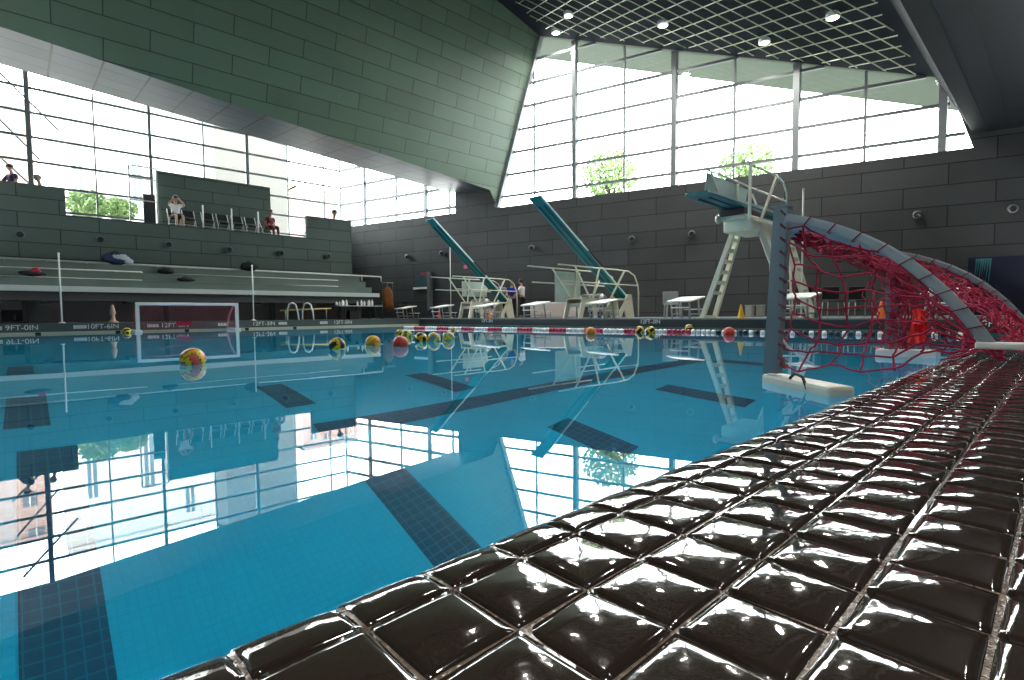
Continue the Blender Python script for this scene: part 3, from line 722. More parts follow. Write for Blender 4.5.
ft = ap1[-1]; ft2 = ap2[-1]
for q in (ft, ft2):
    mb = MB(); mb.rbox((q.x - .02, -GA.y - .6, q.z - .02), (q.x + .02, q.y + .05, q.z + .015), .01); mb.build('deck_arm', 'white', t)
# floats
fa = 38; mb = MB(); mb.rbox((-.075, -.59, -.03), (.075, .03, .05), .02, mx=Matrix.Translation((.085, .0, 0)) @ Matrix.Rotation(R(-fa), 4, 'Z')); mb.build('float', 'float_cream', t)
mb = MB(); mb.rbox((ud.x * W - .14, -.43, -.03), (ud.x * W + .10, .05, .065), .02); mb.build('float', 'white', t)
mb = MB(); mb.tube([(-.10, -.15, .02), (-.12, -.16, .06), (-.17, -.20, .09), (-.20, -.25, .075), (-.22, -.28, .01)], .009, 6); mb.build('strap_loop', 'strap_black', t)
# rings and lines at the post foot
mb = MB(); mb.tube([(.05 , -.03, .30), (.10, -.07, .22), (.22, -.12, .14), (.34, -.14, .10)], .008, 6); mb.tube([(.05, -.04, .14), (.11, -.08, .11), (.2, -.12, .12)], .006, 6); mb.build('tie_line', 'rope_white', t)
mb = MB(); mb.lathe([(.018, -.01), (.032, -.012), (.032, .012), (.018, .01), (.018, -.01)], c=(.07, -.06, .12), n=14, mx=Matrix.Rotation(R(90), 3, 'X')); mb.build('pulley', 'lamp_grey', t)
# nets
random.seed(21)
def arch_z(ap, y):
    for i in range(len(ap) - 1):
        a, b = ap[i], ap[i+1]
        if (a.y >= y >= b.y): return a.z + (b.z - a.z) * (a.y - y) / (a.y - b.y + 1e-9)
    return ap[-1].z if y < ap[-1].y else ap[0].z
def cord(mb, pts, r=.0055, jit=.012):
    q = []
    for i in range(len(pts) - 1):
        a, b = Vector(pts[i]), Vector(pts[i+1])
        for s in range(3): q.append(a.lerp(b, s / 3) + (Vector((random.gauss(0, jit), random.gauss(0, jit), random.gauss(0, jit))) if (i + s) else Vector()))
    q.append(Vector(pts[-1])); mb.tube(q, r, 5, cap=False)
def side_net(ux, ap, step, r, jit, bulge):
    mb = MB(); ys = []; y = -.03; ymin = ap[-1].y
    cols = int((0 - ymin) / step)
    P = {}
    for i in range(cols + 1):
        y = -.04 + (ymin + .04) * i / cols; zt_ = arch_z(ap, y) - .05; rows = int(1.0 / step)
        zb_ = .10 + (.18 if i > cols * .62 else 0) * (i / cols)
        for j in range(rows + 1):
            f = j / rows; z = zt_ + (zb_ - zt_) * f
            sag = math.sin(f * math.pi) * bulge
            P[i, j] = Vector((ux + sag + random.gauss(0, jit * .6), y + random.gauss(0, jit) - .04 * math.sin(f * 3), z + random.gauss(0, jit) - .05 * math.sin(i * 1.1) * math.sin(f * math.pi)))
    for i in range(cols + 1): cord(mb, [P[i, j] for j in range(rows + 1)], r, jit * .3)
    for j in range(rows + 1): cord(mb, [P[i, j] for i in range(cols + 1)], r, jit * .3)
    return mb
side_net(.04, ap1, .125, .0058, .016, .12).build('side_net', 'net_red', t)
side_net(ap2[0].x, ap2, .085, .0062, .02, -.1).build('side_net', 'net_red', t)
# back net, hung between the two arches
mb = MB(); NB = 26; P = {}; ka = len(ap1)
for i in range(NB + 1):
    f = i / NB
    for j in range(ka):
        p = ap1[j].lerp(ap2[j], f); s = math.sin(f * math.pi)
        P[i, j] = p + Vector((random.gauss(0, .03), random.gauss(0, .012), -.05 - s * (.12 - .08 * j / ka) + random.gauss(0, .015)))
for i in range(14, NB + 1): cord(mb, [P[i, j] for j in range(ka)], .0055, .01)
for j in range(ka): cord(mb, [P[i, j] for i in range(14, NB + 1)], .0055, .01)
for i in range(NB - 9, NB + 1, 1):                      # hanging lower part at the far end
    a = P[i, ka - 1]; cord(mb, [a, a + Vector((.02, .25, -.05)), a + Vector((0, .45, -.12))], .005, .01)
mb.build('back_net', 'net_red', t)
# gathered folds along the crossbar and down the far post
mb = MB()
for k in range(16):
    pts = []
    for i in range(15):
        f = i / 14; th = .012 + .035 * f
        pts.append(gl_(.25 + (W - .3) * f, -.05 - .03 * math.sin(k * 1.7) + random.gauss(0, th * .7), HB - .03 - .05 * f - (k % 6) * .012 * (1 + 1.6 * f) + random.gauss(0, th * .45)))
    cord(mb, pts, .0065, .008)
mb.build('gathered_net', 'net_red', t)
mb = MB()
for k in range(26):
    pts = []; o0 = (random.gauss(0, .05), random.gauss(-.08, .10))
    for i in range(9):
        f = i / 8; w_ = .6 + 1.1 * abs(math.sin(k + f * 5))
        pts.append(gl_(W + o0[0] * w_, o0[1] * w_ - .02, .93 - .86 * f))
    cord(mb, pts, .0065, .02)
for k in range(10):
    z = .15 + .08 * k; cord(mb, [gl_(W - .2, .02, z + random.gauss(0, .03)), gl_(W, -.1, z - .03), gl_(W + .1, -.3, z + random.gauss(0, .05))], .006, .02)
mb.build('gathered_net', 'net_red', t)
# lacing
mat('lace_dark', (.16, .01, .03), .7)
for i in range(1, len(ap1) - 1):
    for ap in (ap1, ap2):
        c = ap[i]; d = (ap[i+1] - ap[i-1]).normalized(); n_ = d.cross(Vector((1, 0, 0))).normalized()
        mb = MB(); mb.tube([c + Vector((.023, 0, 0)) + n_ * .034, c - Vector((.023, 0, 0)) + n_ * .034, c - Vector((.023, 0, 0)) - n_ * .034 - d * .02, c + Vector((.023, 0, 0)) - n_ * .034 - d * .02], .004, 4, closed=True); mb.build('lacing_tie', 'lace_dark', t)
for k in range(12): z = .14 + .08 * k; mb = MB(); mb.tube([(.055, -.065, z), (-.05, -.065, z + .02), (-.05, -.065, z + .03), (.055, -.065, z + .01)], .0035, 4, closed=True); mb.build('lacing_tie', 'lace_dark', t)
# red cloth tied in the net
p = at_u(918, 327, 6.15) - GA
mb = MB()
for k in range(30):
    a = random.uniform(0, 6.28); r0 = random.uniform(.0, .06)
    mb.tube([p + Vector((r0 * math.cos(a), r0 * math.sin(a), .16)), p + Vector((random.gauss(0, .03), random.gauss(0, .03), .03)), p + Vector((random.gauss(0, .03), random.gauss(0, .03), -.15))], .012, 5)
o = mb.build('net_bundle', mat('bright_red', (.9, .02, .02), .6)); o.location = GA; tag(o, 'bright red bundle of cord hanging in the goal net', 'bundle')

# ================================================================== STARTING BLOCKS
mat('pad_white', (0.78, 0.80, 0.76), 0.5, bump=.3, bscale=200); mat('steel', (0.42, 0.44, 0.44), 0.3, metal=.7)
def block_master():
    t = thing('starting_block', 'x', 'starting block', group='starting blocks along the far pool end')
    mx = Matrix.Translation((.42, 0, .53)) @ Matrix.Rotation(R(-9), 4, 'Y')
    mb = MB(); mb.rbox((-.42, -.36, -.02), (.42, .36, .025), .012, mx=mx); mb.build('top_platform', 'pad_white', t)
    for y in (-.27, .27):
        mb = MB(); mb.tube([(.16, y, 0), (.12, y, .2), (.10, y, .48)], .026, 8); mb.tube([(.70, y, 0), (.64, y, .3), (.60, y, .54)], .026, 8); mb.tube([(.14, y, .12), (.68, y, .12)], .02, 8); mb.build('leg', 'steel', t)
    mb = MB(); mb.tube([(.14, -.27, .3), (.02, -.22, .30), (.02, .22, .30), (.14, .27, .3)], .018, 8); mb.build('start_handle', 'white', t)
    mb = MB(); mb.rbox((.74, -.26, .24), (1.06, .26, .27), .008); mb.build('step', 'pad_white', t)
    mb = MB()
    for y in (-.22, .22): mb.tube([(.66, y, .26), (1.0, y, .25), (1.0, y, 0)], .015, 6)
    mb.tube([(1.0, -.22, .12), (1.0, .22, .12)], .012, 6)
    mb.build('step_frame', 'steel', t)
    return t
bm_ = block_master(); used = False
BL = ['starting block furthest left, beside the tall orange-brown bundle', 'second starting block from the left, behind the pink cone', 'starting block in front of the left diving stand', 'starting block in front of the three standing people', 'starting block in front of the middle diving stand', 'starting block with a grey chair behind it, left of the tall platform', 'starting block seen just right of the near goal post', 'starting block seen through the dense red net']
for x, l in zip((401, 437, 481, 530, 597, 681, 795, 943), BL):
    p = at_u(x, 318, 13.25); o = bm_ if not used else copy_tree(bm_); used = True
    o.location = (UE + .10, p.y, DZ); o['label'] = l

# ================================================================== CONES
def cone(label, x, y, u, col, h=.32):
    p = at_u(x, y, u); mb = MB(); mb.rbox((-.12, -.12, 0), (.12, .12, .018), .006)
    mb.lathe([(.085, .018), (.05, h * .5), (.018, h - .01), (.0, h)], n=18); o = mb.build('traffic_cone', mat('cone_' + col, dict(pink=(.85, .08, .12), orange=(.9, .17, .02), yellow=(.85, .50, .02))[col], .45))
    o.location = (u, p.y, DZ); tag(o, label, 'cone', 'small training cones on the far deck')
cone('pink cone left of the left diving stand', 439, 318, 14.7, 'pink', .44)
cone('orange cone under the platform of the left diving stand', 489, 318, 14.25, 'orange', .36)
cone('yellow cone between the legs of the tall platform', 741, 317, 13.15, 'yellow', .36)
cone('orange cone seen through the net of the near goal', 881, 316, 13.12, 'orange', .37)

# ================================================================== DIVING STANDS
def board(mb_parent, a, b, wd=.5, th=.05):
    """springboard from butt a to tip b (tapering tip) with pale side rails"""
    a = Vector(a); b = Vector(b); mb = MB(); d = b - a; s = Vector((0, 1, 0)); n_ = s.cross(d).normalized()
    if n_.z < 0: n_ = -n_
    ring = []
    for f, w_, h in ((0, wd, th), (.5, wd, th * 1.1), (.9, wd * .98, th * .7), (1, wd * .94, th * .45)):
        c = a + d * f; ring.append([c - s * w_ / 2 - n_ * h, c + s * w_ / 2 - n_ * h, c + s * w_ / 2, c - s * w_ / 2])
    vs = [p for r in ring for p in r]; fs = []
    for i in range(3):
        for j in range(4): fs.append((i*4+j, i*4+(j+1)%4, (i+1)*4+(j+1)%4, (i+1)*4+j))
    fs += [(3, 2, 1, 0), (12, 13, 14, 15)]
    mb.add(vs, fs); bo = mb.build('springboard', 'teal', mb_parent)
    mb = MB()
    for k in (-1, 1): mb.bar(a + s * k * (wd / 2 + .008) - n_ * .02, b + s * k * (wd / 2) * .95 - n_ * .01, .02, .06, up=n_)
    mb.build('edge_strip', 'teal_edge', bo)
    mb = MB()
    for k in (-.12, .12): mb.bar(a + s * k - n_ * (th + .02), a + d * .93 + s * k - n_ * (th * .7 + .01), .05, .04, up=n_)
    mb.build('underside_rib', mat('teal_dark', (0, .09, .105), .5), bo)
    return bo
mat('screen_pale', (0.55, 0.66, 0.62), 0.55, noise=.15, nscale=3)
def low_stand(label, v, tip, rails_x, screen, fx=1.0):
    kids0 = set(bpy.data.objects)
    tt = _low_stand(label, v, tip, rails_x, screen, fx)
    return tt
def _low_stand(label, v, tip, rails_x, screen, fx):
    """1 m stand whose board is folded up; origin under the middle of the frame"""
    u0 = at_v(rails_x[0], 268, v).x; u1 = at_v(rails_x[1], 268, v).x
    t = thing('diving_stand', label, 'diving stand', (UE + .45, v, DZ), group='low diving stands with raised springboards')
    O = Vector(t.location)
    ptip = at_v(*tip, v) - O; butt = Vector((2.45 * fx, 0, .72)); board(t, butt, ptip, .52, .07)
    # fulcrum sleeve strapped under the raised board
    d = ptip - butt; c = butt + d * .42
    mb = MB(); mb.bar(c - d * .07, c + d * .09, .60, .06, up=d.cross(Vector((0, 1, 0)))); mb.build('pad', 'black', t)
    # pedestal frames
    for s in (-1, 1):
        mb = MB(); y = s * .33
        mb.prism([(.0, y - .03, 0), (.16, y - .03, 0), (.30, y - .03, .52), (.62, y - .03, .52), (.66, y - .03, 0), (.82, y - .03, 0), (.80, y - .03, .66), (.16, y - .03, .66)], (0, .06, 0)); mb.build('front_frame', 'cream_metal', t)
        mb = MB(); mb.prism([(1.75, y - .03, 0), (1.95, y - .03, 0), (2.12, y - .03, .35), (2.22, y - .03, 0), (2.62, y - .03, 0), (2.46, y - .03, .86), (2.28, y - .03, .86)], (0, .06, 0)); mb.build('rear_frame', 'cream_metal', t)
    mb = MB(); mb.rbox((.2, -.33, .40), (.72, .33, .52), .02); mb.rbox((.15, -.36, .64), (2.5, .36, .70), .01); mb.bar((.8, 0, .3), (1.9, 0, .3), .08, .16); mb.build('platform', 'cream_metal', t)
    mb = MB(); mb.tube([(.95, -.42, .78), (.95, .42, .78)], .07, 16)
    for s in (-1, 1): mb.lathe([(0, -.03), (.20, -.03), (.21, 0), (.20, .03), (0, .03)], c=(.95, s * .44, .62), n=20, mx=Matrix.Rotation(R(90), 3, 'X'))
    mb.build('fulcrum_wheel', 'steel', t)
    # rails
    zt_, zm = 1.70, 1.20
    for s, o_ in ((1, 0), (-1, .35)):
        y = s * .50; a0 = u0 - O.x + o_; a1 = 2.15
        g = mb = MB(); mb.tube([(a0, y, zt_ + .01), (1.5, y, zt_), (a1, y, zt_ - .02), (2.45, y, zt_ - .16), (2.62, y, zt_ - .5), (2.66, y, .9), (2.66, y, .05)], .024, 8)
        mb.tube([(a0 + .2, y, zm), (2.63, y, zm - .02)], .022, 8)
        for (b0, b1) in (((.45 + -.0, .66), (-.45 + .1, zt_)), ((.55, .66), (.75, zt_)), ((1.35, .66), (1.95, zt_))): mb.bar((b0[0], y * .8, b0[1]), (b1[0], y, b1[1]), .05, .035, up=(0, 1, 0))
        mb.build('guardrail', 'cream_metal', t)
    for ch in t.children:
        if ch.name.split('.')[0] not in ('springboard', 'pad'):
            for vt in ch.data.vertices:
                if vt.co.x > 0: vt.co.x *= fx
    if screen:
        x0, x1, z0, z1 = screen; mb = MB(); mb.rbox((x0, .51, z0), (x1, .53, z1), .004); mb.build('wind_screen', 'screen_pale', t)
    return t
low_stand('cream diving stand furthest left with its teal springboard tilted up', 17.4, (430, 219), (438, 500), (.35, 1.75, .95, 1.6), 1.0)
low_stand('cream diving stand in the middle with its teal springboard tilted up', 11.5, (535, 196.5), (539, 600), (-.2, 1.15, .55, 1.62), 1.24)

# tall stand ------------------------------------------------------------
TV = 5.58; BZ = 3.05
ptip = at_z(684, 194.5, BZ); tip_u = ptip.x; TO = Vector((14.0, TV, DZ))
t = thing('diving_tower', 'tall cream three metre diving stand with a level teal springboard', 'diving tower', TO)
def T(x, y, z): return Vector((x, y, z)) - TO
TV2 = ptip.y
board(t, T(15.6, TV, BZ), T(tip_u, TV, BZ), .55, .12)
top = BZ - .22
mb = MB(); mb.rbox(T(12.75, TV - .36, top - .42), T(14.05, TV + .36, top - .12), .05); mb.rbox(T(12.5, TV - .3, top - .15), T(15.3, TV + .3, top - .05), .02); mb.build('platform_box', 'cream_metal', t)
mb = MB(); mb.rbox(T(12.4, TV - .3, top - .06), T(13.6, TV + .3, top + .10), .02); mb.build('fulcrum', 'black', t)
mb = MB(); mb.lathe([(0, -.04), (.09, -.04), (.11, 0), (.09, .04), (0, .04)], c=T(12.45, TV + .34, top - .12), n=20, mx=Matrix.Rotation(R(90), 3, 'X')); mb.build('fulcrum_wheel', 'cream_metal', t)
def leg_frame(f0, f1, tA, tB, w_=.11):
    mb = MB(); f0, f1, tA, tB = map(Vector, (f0, f1, tA, tB))
    mb.bar(f0, tA, w_, w_); mb.bar(f1, tB, w_, w_)
    for k in (.3, .42, .54, .66, .78, .9): mb.bar(f0.lerp(tA, k), f1.lerp(tB, k), .09, .09)
    mb.bar(f0 + Vector((0, 0, .04)), f1 + Vector((0, 0, .04)), .12, .08)
    for f in (f0, f1): mb.rbox((f.x - .1, f.y - .1, 0), (f.x + .1, f.y + .1, .03), .01)
    return mb
leg_frame(T(13.25, 6.72, DZ), T(13.62, 6.55, DZ), T(13.3, TV + .34, top - .3), T(13.62, TV + .34, top - .3)).build('leg', 'cream_metal', t)
mb = MB(); k1 = T(13.45, 4.95, 1.45)
mb.bar(T(13.2, TV - .3, top - .2), k1, .10, .12); mb.bar(T(13.75, TV - .3, top - .2), k1 + Vector((.14, 0, 0)), .10, .12); mb.bar(k1 + Vector((.06, 0, .05)), T(13.45, 4.88, DZ), .12, .12); mb.rbox(T(13.33, 4.76, DZ), T(13.57, 5.0, DZ + .03), .01); mb.build('leg', 'cream_metal', t)
leg_frame(T(14.9, 4.62, DZ), T(15.3, 4.62, DZ), T(14.7, TV - .34, top - .2), T(15.1, TV - .34, top - .2)).build('leg', 'cream_metal', t)
mb = MB()
for y in (TV - .26, TV + .26): mb.bar(T(15.75, y, DZ), T(15.35, y, BZ + .1), .06, .06)
for k in range(1, 11): f = k / 11; mb.bar(T(15.75 - .4 * f, TV - .26, DZ + f * 2.8), T(15.75 - .4 * f, TV + .26, DZ + f * 2.8), .09, .03)
mb.build('ladder', 'cream_metal', t)
yl, yr = TV + .42, TV - .42
def pv(x, y, v): return at_v(x, y, v) - TO
mb = MB()
mb.tube([pv(705, 169, yl), pv(730, 178.5, yl), pv(758, 190.5, yl), pv(785, 201, yl)], .022, 8)
mb.tube([pv(708, 189.5, yl), pv(737, 199.5, yl), pv(757, 206, yl)], .018, 8)
mb.bar(pv(711, 171, yl), pv(719, 197, yl), .04, .04); mb.bar(pv(752, 194, yl), pv(759, 211, yl), .04, .04); mb.bar(pv(738, 184, yl), pv(737, 204, yl), .05, .04)
mb.build('guardrail', 'cream_metal', t)
mb = MB()
mb.tube([pv(742, 161.5, yr), pv(760, 168.5, yr), pv(776, 175.5, yr), pv(783.5, 183, yr), pv(786.5, 193, yr), pv(787, 207, yr)], .024, 8)
mb.bar(pv(750.5, 165, yr), pv(749.5, 219, yr), .06, .06); mb.bar(pv(776.5, 177, yr), pv(760, 223, yr), .055, .055)
mb.build('guardrail', 'cream_metal', t)
mb = MB(); q = [pv(708, 172, yl), pv(749, 190, yl), pv(746, 207, yl), pv(706, 193, yl)]
for p_ in q: p_.y += .03
mb.prism(q, (0, .012, 0)); mb.build('wind_screen', 'screen_pale', t)

# ================================================================== PEOPLE
mat('skin', (0.48, 0.27, 0.18), 0.55); mat('skin_dark', (0.22, 0.11, 0.07), 0.55); mat('hair_dark', (0.015, 0.012, 0.01), 0.6); mat('hair_grey', (0.30, 0.27, 0.24), 0.7)
CL = dict(grey=(.22, .24, .27), blue=(.01, .035, .42), white=(.80, .82, .82), navy=(.02, .03, .07), black=(.012, .012, .014), plum=(.07, .04, .10), pink=(.55, .35, .36), maroon=(.18, .03, .03))
for k, c in CL.items(): mat('cloth_' + k, c, 0.85, noise=.15, nscale=15)
def skinned(name, joints, edges, material, parent, sub=2, root=0):
    me = bpy.data.meshes.new(name); me.from_pydata([j[0] for j in joints], edges, [])
    me.materials.append(MATS[material]); o = bpy.data.objects.new(name, me); COL.objects.link(o); o.parent = parent
    sk = o.modifiers.new('skin', 'SKIN')
    if not me.skin_vertices: me.attributes.new('x', 'FLOAT', 'POINT')
    for i, j in enumerate(joints):
        r = j[1]; me.skin_vertices[0].data[i].radius = r if isinstance(r, tuple) else (r, r); me.skin_vertices[0].data[i].use_root = (i == root)
    sk.use_smooth_shade = True
    ss = o.modifiers.new('subdivision', 'SUBSURF'); ss.levels = sub; ss.render_levels = sub
    return o
def person(label, loc, rz, shirt, legs, hair='hair_dark', skin='skin', pose='stand', arms=None, scale=1.0, head_tilt=.05, shorts=False, cap=None):
    """faces local +x ; feet at z = 0 (standing) or seat at z .45 (sitting)"""
    t = thing('person', label, 'person', loc, rz); t.scale = (scale,) * 3
    hz = .95 if pose == 'stand' else .52
    sh = hz + .50; lean = .02 if pose == 'stand' else .06
    hip = Vector((0, 0, hz)); chest = Vector((lean, 0, hz + .30)); neck = Vector((lean + .02, 0, sh + .06)); hd = Vector((lean + .04 + head_tilt, 0, sh + .23))
    J = [(tuple(hip), (.15, .11)), (tuple(hip + Vector((lean / 2, 0, .16))), (.13, .095)), (tuple(chest), (.165, .11)), (tuple(neck), .052), (tuple(neck + Vector((.01, 0, .07))), .05), (tuple(hd - Vector((0, 0, .03))), .085), (tuple(hd + Vector((0, 0, .06))), .075)]
    E_ = [(0, 1), (1, 2), (2, 3), (3, 4), (4, 5), (5, 6)]
    def chain(start, pts):
        i = start
        for p, r in pts: J.append((tuple(p), r)); E_.append((i, len(J) - 1)); i = len(J) - 1
        return i
    A_ = arms or {1: [(0.02, .25, sh - .30), (.16, .22, sh - .50)], -1: [(0.02, -.25, sh - .30), (.14, -.24, sh - .50)]}
    L_ = {}
    hands = []
    for s in (1, -1):
        el, wr = A_[s]; shp = Vector((lean, s * .19, sh - .03))
        wrv = Vector(wr); hv = (wrv - Vector(el)).normalized()
        chain(2, [(shp, .055), (shp.lerp(Vector(el), .5), .047), (el, .04), (wr, .028), (wrv + hv * .07, (.038, .018))])
        hands.append((wrv, hv, s)); L_[s] = (shp, Vector(el), wrv)
        if pose == 'stand': chain(0, [((0, s * .10, hz - .07), .085), ((.02, s * .11, hz - .45), .055), ((0, s * .115, .10), .038), ((.03, s * .12, .04), .04), ((.14, s * .125, .03), .03)])
        else: chain(0, [((.08, s * .10, hz - .0), .085), ((.44, s * .13, hz), .06), ((.46, s * .13, .12), .038), ((.48, s * .13, .045), .04), ((.60, s * .14, .03), .03)])
    body = skinned('body', J, E_, skin, t)
    for wrv, hv, s in hands:                            # five fingers each
        side = hv.cross(Vector((0, 0, 1)));  side = side.normalized() if side.length > .1 else Vector((0, 1, 0))
        mb = MB(); b0 = wrv + hv * .08
        for k, l in enumerate((.065, .075, .07, .055)): c = b0 + side * (.024 - .016 * k); mb.tube([c, c + hv * l * .6, c + hv * l - Vector((0, 0, .012))], [.008, .0075, .006], 6)
        c = wrv + hv * .03 + side * .03; mb.tube([c, c + side * .02 + hv * .03, c + side * .022 + hv * .055], [.009, .008, .006], 6)
        mb.build('fingers', skin, t)
    # shirt
    S = [(tuple(hip + Vector((0, 0, .02))), (.165, .125)), (tuple(hip + Vector((lean / 2, 0, .16))), (.15, .115)), (tuple(chest), (.185, .13)), (tuple(neck - Vector((0, 0, .05))), .085)]
    SE = [(0, 1), (1, 2), (2, 3)]
    for s in (1, -1):
        a, b_, c = L_[s]; k = len(S); S += [(tuple(a), .075), (tuple(a.lerp(b_, .75)), .06)]; SE += [(2, k), (k, k + 1)]
    skinned('shirt', S, SE, 'cloth_' + shirt, t)
    S = [(tuple(hip + Vector((0, 0, .05))), (.155, .12))]; SE = []
    for s in (1, -1):
        k = len(S)
        if pose == 'stand':
            S += [((0, s * .10, hz - .08), .098), ((.02, s * .11, hz - .42), .078)]; SE += [(0, k), (k, k + 1)]
            if not shorts: S += [((0, s * .115, .09), .058)]; SE += [(k + 1, k + 2)]
        else:
            S += [((.08, s * .10, hz), .098), ((.43, s * .13, hz), .075)]; SE += [(0, k), (k, k + 1)]
            if not shorts: S += [((.46, s * .13, .12), .055)]; SE += [(k + 1, k + 2)]
    skinned('shorts' if shorts else 'trousers', S, SE, 'cloth_' + legs, t)
    # hair: a cap hugging the skull, open over the face
    mb = MB(); mb.lathe([(.098, -.03), (.108, .02), (.10, .07), (.07, .105), (.03, .12), (0, .123)], c=hd + Vector((-.022, 0, .01)), n=16, mx=Matrix.Rotation(R(-14), 3, 'Y')); mb.build('cap' if cap else 'hair', cap or hair, t)
    mb = MB(); f = hd + Vector((.086, 0, 0)); mb.tube([f + Vector((-.01, 0, .03)), f + Vector((.02, 0, -.01)), f + Vector((0, 0, -.02))], [.008, .012, .01], 6); mb.build('nose', skin, t)
    for s in (1, -1):
        mb = MB(); mb.lathe([(0, -.006), (.009, 0), (0, .006)], c=f + Vector((-.008, s * .03, .022)), n=8); mb.build('eye', 'black', t)
        mb = MB(); mb.lathe([(0, -.028), (.012, -.012), (.014, .012), (0, .028)], c=hd + Vector((-.005, s * .088, .0)), n=8); mb.build('ear', skin, t)
    mb = MB(); mb.tube([f + Vector((-.006, -.022, -.045)), f + Vector((.002, 0, -.047)), f + Vector((-.006, .022, -.045))], .005, 5); mb.build('mouth', 'cloth_maroon', t)
    return t
def far_at(x, D, z):        # a ground point at forward distance D under pixel column x
    d = ray(x, 316); d.z = 0; k = D / d.dot(_F0); return Vector((d.x * k, d.y * k, z))
person('person in a grey shirt standing left of the other two by the far wall', far_at(501.5, 24.7, DZ), R(250), 'grey', 'black', arms={1: [(.06, .25, 1.16), (.26, .12, 1.05)], -1: [(.06, -.25, 1.16), (.26, -.1, 1.08)]})
person('person in a bright blue shirt standing between the other two by the far wall', far_at(512, 24.9, DZ), R(225), 'blue', 'navy', arms={1: [(.02, .25, 1.16), (.2, .18, 1.0)], -1: [(.02, -.25, 1.16), (.2, -.18, 1.0)]})
person('person in a white shirt standing at the right of the group by the far wall', far_at(522.5, 24.4, DZ), R(110), 'white', 'black', arms={1: [(.1, .25, 1.2), (.32, .1, 1.1)], -1: [(.1, -.25, 1.2), (.32, -.12, 1.12)]})
BZ0 = zt - .04
pa = at_v(175.5, 225, 25.3)
person('seated person in a white top raising both hands to the face on the balcony', (pa.x, 25.3, BZ0), R(-80), 'white', 'black', shorts=True, pose='sit', arms={1: [(.22, .30, .98), (.16, .12, 1.22)], -1: [(.22, -.30, .98), (.16, -.12, 1.22)]}, scale=.98)
pb = at_v(270.5, 232, 25.45)
person('seated person in a maroon top at the right end of the balcony chairs', (pb.x, 25.55, BZ0), R(-70), 'maroon', 'maroon', pose='sit', scale=.95, skin='skin')
pc = at_v(13, 180, 25.2)
person('person in a dark jacket leaning on the parapet at the far left', (pc.x, 25.25, BZ0), R(-150), 'plum', 'black', arms={1: [(.10, .34, 1.12), (.30, .22, 1.05)], -1: [(.16, -.38, 1.12), (.28, -.2, 1.02)]}, scale=.95)
pd = at_v(43, 184, 25.3)
person('person in a pale pink top showing head and shoulders behind the thick window post', (pd.x, 25.4, BZ0), R(178), 'pink', 'black', pose='sit', hair='hair_grey', scale=1.1)
pe = at_v(333, 211.5, 26.5)
person('dark haired person whose head shows above the parapet block at the balcony end', (pe.x, 26.5, BZ0), R(-90), 'navy', 'black', pose='sit', scale=(pe.z - BZ0) / 1.33)

# ================================================================== BALCONY CHAIRS AND RAIL POSTS
def chair_master():
    t = thing('folding_chair', 'x', 'chair', group='folding chairs along the balcony edge')   # faces +x
    mb = MB(); mb.rbox((-.2, -.21, .43), (.22, .21, .455), .012); mb.build('seat', 'black', t)
    mb = MB(); mb.rbox((-.235, -.22, .58), (-.205, .22, .84), .012); mb.build('backrest', 'black', t)
    for s in (-1, 1):
        mb = MB(); mb.tube([(.22, s * .22, 0), (.0, s * .22, .43), (-.21, s * .22, .84)], .016, 6); mb.build('leg', 'white_frame', t)
        mb = MB(); mb.tube([(-.26, s * .20, 0), (-.02, s * .20, .30), (.16, s * .20, .44)], .016, 6); mb.build('leg', 'white_frame', t)
    mb = MB(); mb.tube([(.12, -.22, .2), (.12, .22, .2)], .01, 5); mb.build('crossbar', 'white_frame', t)
    return t
cm_ = chair_master(); used = False
for x, l in ((175.5, 'chair under the seated person with raised hands'), (190, 'empty chair directly right of the person with raised hands'), (209, 'second empty chair from the left, right of the first rail post'), (224, 'middle empty chair on the balcony, left of the second rail post'), (238.5, 'fourth empty chair, just right of the second rail post'), (252, 'empty chair just left of the last rail post'), (268.5, 'chair of the person in the maroon top')):
    p = at_v(x, 228, 25.25); o = cm_ if not used else copy_tree(cm_); used = True
    yv = 25.35 if x not in (175.5, 268.5) else (25.36 if x == 175.5 else 25.6)
    o.location = (p.x, yv, BZ0); o.rotation_euler = (0, 0, R(-88) if x != 268.5 else R(-72)); o['label'] = l
for x, l in ((203.5, 'first rail post, left of the second empty chair'), (232, 'second rail post in the middle of the balcony chairs'), (258.5, 'last rail post, near the maroon person')):
    p = at_v(x, 228, 24.62); mb = MB(); mb.tube([(0, 0, 0), (0, 0, .98)], .03, 8); mb.lathe([(0, -.0), (.07, 0), (.07, .015), (0, .02)], n=12)
    o = mb.build('rail_post', 'white_frame'); o.location = (p.x, 24.62, zt - .04); tag(o, 'thin white ' + l, 'post', 'rail posts on the balcony edge')

# ================================================================== SPECTATOR STAND ON THE LEFT
t = thing('spectator_stand', 'long grey-green tiered stand with white pipe rails along the left wall', 'stand', (1.5, 23.4, DZ)); O = Vector(t.location)
def S_(x, y, z): return Vector((x, y, z)) - O
mat('stand_green', (.16, .21, .18), .5, noise=.25, nscale=1.2); mat('fascia', (.62, .68, .64), .4); mat('under_shade', (.07, .075, .075), .6)  # the underside's dark tone puts the shade of the recess into its colour
XL, XR = -8.8, 11.9
mb = MB(); mb.rbox(S_(XL, 22.25, 1.31), S_(12.25, 22.34, 1.49), .01); mb.build('fascia', 'fascia', t)
for k, (y0, y1, z) in enumerate(((22.34, 22.95, 1.72), (22.95, 23.55, 2.02), (23.55, 24.2, 2.32))):
    mb = MB(); mb.box(S_(XL, y0, 1.31), S_(XR, y1, z)); mb.rbox(S_(XL, y0 - .02, z), S_(XR, y0 + .25, z + .035), .008); mb.build('tier', 'stand_green', t)
mb = MB(); mb.box(S_(XL, 22.4, 1.02), S_(XR, 23.6, 1.31))
